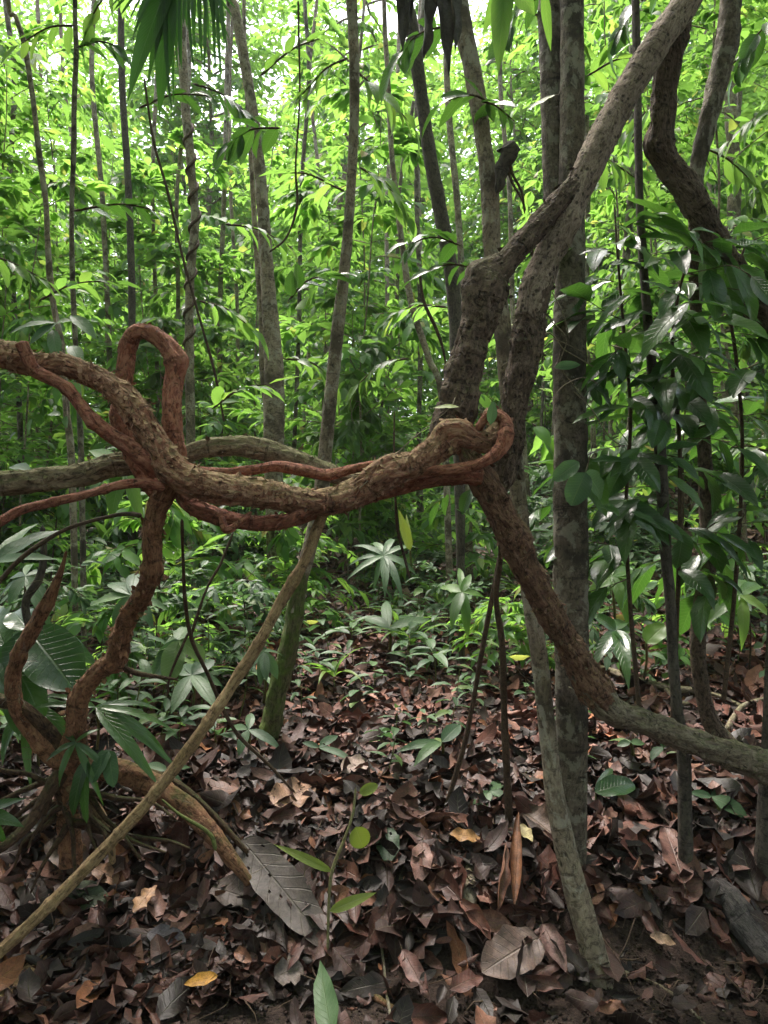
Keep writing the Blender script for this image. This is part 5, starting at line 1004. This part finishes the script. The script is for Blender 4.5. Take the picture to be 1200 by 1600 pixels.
vine(t, 'stem', 'lf_yel' if False else 'greenstem', [(252, 1248, 2.4, 3), (280, 1272, 2.38, 4), (310, 1290, 2.36, 6), (330, 1306, 2.35, 7), (337, 1330, 2.34, 6)], 10, .008, 2, 1)

# ------------------------------------------------------------------ dark tangle round the left roots and extra leaves
hub('broad_leaf_plant', 'broad dark leaves crowding the left edge above the roots', 'plant', (15, 1180), (8, 1010), 2.75, [(70, 985, 50, -.1), (-60, 1060, 60, 0), (60, 1085, 46, -.2), (-20, 930, 50, .1), (25, 1120, 44, -.25)], 'lf_dark', T_ROUND, droop=.7)
hub('strap_plant', 'drooping dark strap leaves below the left broad leaf plant', 'plant', (60, 1210), (48, 1100), 2.75, [(-20, 1150, 22, -.2), (110, 1090, 18, .1), (130, 1150, 20, -.1), (0, 1060, 18, .1), (90, 1180, 20, -.2), (20, 1190, 18, -.25)], 'lf_dark', T_LANCE, droop=1.0)
hub('strap_plant', 'dark strap leaves poking in at the left edge low over the roots', 'plant', None, (-30, 1270), 2.4, [(42, 1290, 26, 0), (30, 1245, 18, 0), (20, 1320, 20, 0)], 'lf_dark', T_LANCE, droop=.4)
hub('broad_leaf_plant', 'knee high plant of mid green leaves between the rooted vine and the leaning pole', 'plant', (300, 1110), (300, 1055), 3.1, [(340, 1025, 26, .1), (262, 1035, 26, .1), (330, 1085, 26, -.2), (275, 1095, 26, -.2), (303, 1010, 22, .2), (352, 1060, 22, 0)], 'lf_seed', T_MID, droop=.7)
hub('broad_leaf_plant', 'dusty green leaves behind the rooted vine at mid height', 'plant', (200, 1060), (205, 930), 3.6, [(255, 905, 22, .1), (160, 900, 22, .1), (240, 960, 24, -.1), (170, 965, 24, -.1), (208, 880, 20, .2), (270, 935, 20, 0), (140, 935, 20, 0)], 'lf_seed', T_MID, droop=.7)
hub('strap_plant', 'tall strap leaved plant left of the paired thin stems', 'plant', (725, 985), (722, 925), 4.4, [(680, 900, 16, .1), (700, 970, 18, -.2), (745, 880, 15, .1), (765, 925, 16, 0), (735, 985, 18, -.2), (690, 935, 15, 0), (722, 870, 14, .2)], 'lf_mid', T_LANCE, droop=.9)
hub('strap_plant', 'arching strap leaves right of the forked tree behind the shrub', 'plant', (960, 1010), (955, 900), 3.5, [(915, 870, 20, .1), (1005, 865, 20, .1), (1010, 930, 22, -.1), (910, 935, 22, -.1), (955, 845, 18, .2), (985, 960, 20, -.2), (1040, 890, 18, 0)], 'lf_mid', T_LANCE, droop=1.0)
hub('strap_plant', 'large spreading leaves at the right edge low on the slope', 'plant', (1160, 1010), (1155, 930), 3.6, [(1110, 905, 22, .1), (1200, 890, 22, .1), (1210, 950, 24, -.1), (1105, 955, 22, -.1), (1160, 870, 20, .2), (1180, 985, 20, -.2)], 'lf_mid', T_LANCE, droop=.9)
hub('broad_seedling', 'pale seedling beside the moss foot of the straight young tree', 'seedling', (385, 1175), (388, 1140), 3.4, [(430, 1160, 18, -.1), (350, 1130, 18, .1), (395, 1110, 16, .1), (370, 1168, 16, -.1)], 'lf_seed', T_MID, droop=.6)
for k, (px, py, Y, s) in enumerate([(700, 860, 5.4, 1.1), (780, 930, 4.6, 1.2), (380, 930, 4.4, 1.3), (320, 900, 4.6, 1.4), (240, 960, 4.2, 1.3), (150, 950, 4.2, 1.4), (60, 940, 4.2, 1.4), (470, 880, 5.6, 1.1), (950, 930, 4.2, 1.3), (1080, 930, 4.4, 1.4), (1170, 930, 4.2, 1.3), (860, 900, 4.8, 1.4)]):
    x = (px - 600) / F * Y; place(P_shr[(0, 2)[k % 2]], x, Y, .5 * s, tilt=.1, label='knee high leafy plant ' + region2(x, Y), group='knee high leafy plants ' + region2(x, Y))
hub('fern', 'small dark fern fronds drooping over the foot of the rooted vine', 'fern', (120, 1240), (118, 1160), 2.5, [(60, 1175, 12, -.05), (75, 1215, 12, -.1), (185, 1195, 12, -.05), (160, 1240, 12, -.1), (90, 1130, 10, .05), (150, 1125, 10, .05)], 'lf_dark', T_LANCE, droop=.9)
hub('broad_seedling', 'dull green seedling low in the litter between the roots and the long holed leaf', 'seedling', (262, 1235), (262, 1205), 2.75, [(228, 1192, 15, .05), (296, 1190, 15, .05), (275, 1225, 15, -.1), (245, 1228, 14, -.1)], 'lf_seed', T_MID, droop=.7)
hub('thin_leaved_plant', 'leafy twigs filling the left edge behind the crooked root', 'plant', (30, 1060), (40, 900), 3.0, [(85, 880, 16, .1), (-5, 890, 16, .1), (75, 930, 18, -.1), (5, 940, 18, -.1), (45, 860, 14, .2), (100, 905, 14, .1), (-20, 920, 16, 0), (60, 960, 16, -.2)], 'lf_seed', T_MID, droop=.7)
for s_ in [('broad dark leaves overhanging between the two pale trunks at top centre', 700, 40, 620, 90, 3.0, 9, 62, 'lf_dark', .42), ('dark broad leaves over the forked tree at the top edge', 850, -10, 780, 70, 2.6, 7, 60, 'lf_dark', .42), ('dark broad leaves between the liana and the twisted liana at the top', 1040, -20, 960, 60, 2.9, 9, 56, 'lf_dark', .42),
           ('broad dark leaves at the upper right corner', 1220, 20, 1150, 110, 2.7, 9, 60, 'lf_dark', .42), ('dark broad leafed twig across the double stemmed tree high up', 440, 200, 350, 230, 3.8, 11, 50, 'lf_dark', .45), ('broad leaves low right of the double stemmed tree', 450, 470, 520, 430, 3.6, 9, 48, 'lf_dark', .5)]:
    spray(s_[0], *s_[1:])
for k, (px, py) in enumerate([(560, 1120), (640, 1090), (700, 1060), (520, 1060), (600, 1180), (470, 1130), (330, 1160), (740, 1120), (820, 1100), (980, 1090), (1040, 1200), (1150, 1050), (670, 1010), (560, 1010), (350, 1090), (250, 1130)]):
    b_ = ground(px, py); w_ = region2(b_[0], b_[1]); place(PS[(2, 0, 3, 6, 2, 7)[k % 6]], b_[0], b_[1], .75 if k % 3 else 1.0, tilt=.2, label='small dull green seedling ' + w_, group='small dull green seedlings ' + w_)
# ------------------------------------------------------------------ air
def haze():
    m, t, out = newmat('haze'); v = N(t, 'ShaderNodeVolumePrincipled'); v.inputs['Density'].default_value = .0012; v.inputs['Color'].default_value = (.9, .95, .88, 1)
    t.links.new(v.outputs[0], out.inputs['Volume'])
    X, Y0, Y1, Z0, Z1 = 320, -220, 320, -3, 24
    vv = np.array([[-X, Y0, Z0], [X, Y0, Z0], [X, Y1, Z0], [-X, Y1, Z0], [-X, Y0, Z1], [X, Y0, Z1], [X, Y1, Z1], [-X, Y1, Z1]], float)
    g = Geo(); g.add(vv, [[0, 3, 2, 1], [4, 5, 6, 7], [0, 1, 5, 4], [1, 2, 6, 5], [2, 3, 7, 6], [3, 0, 4, 7]], vv); o = g.build('haze', m, smooth=False); o['kind'] = 'stuff'
haze()
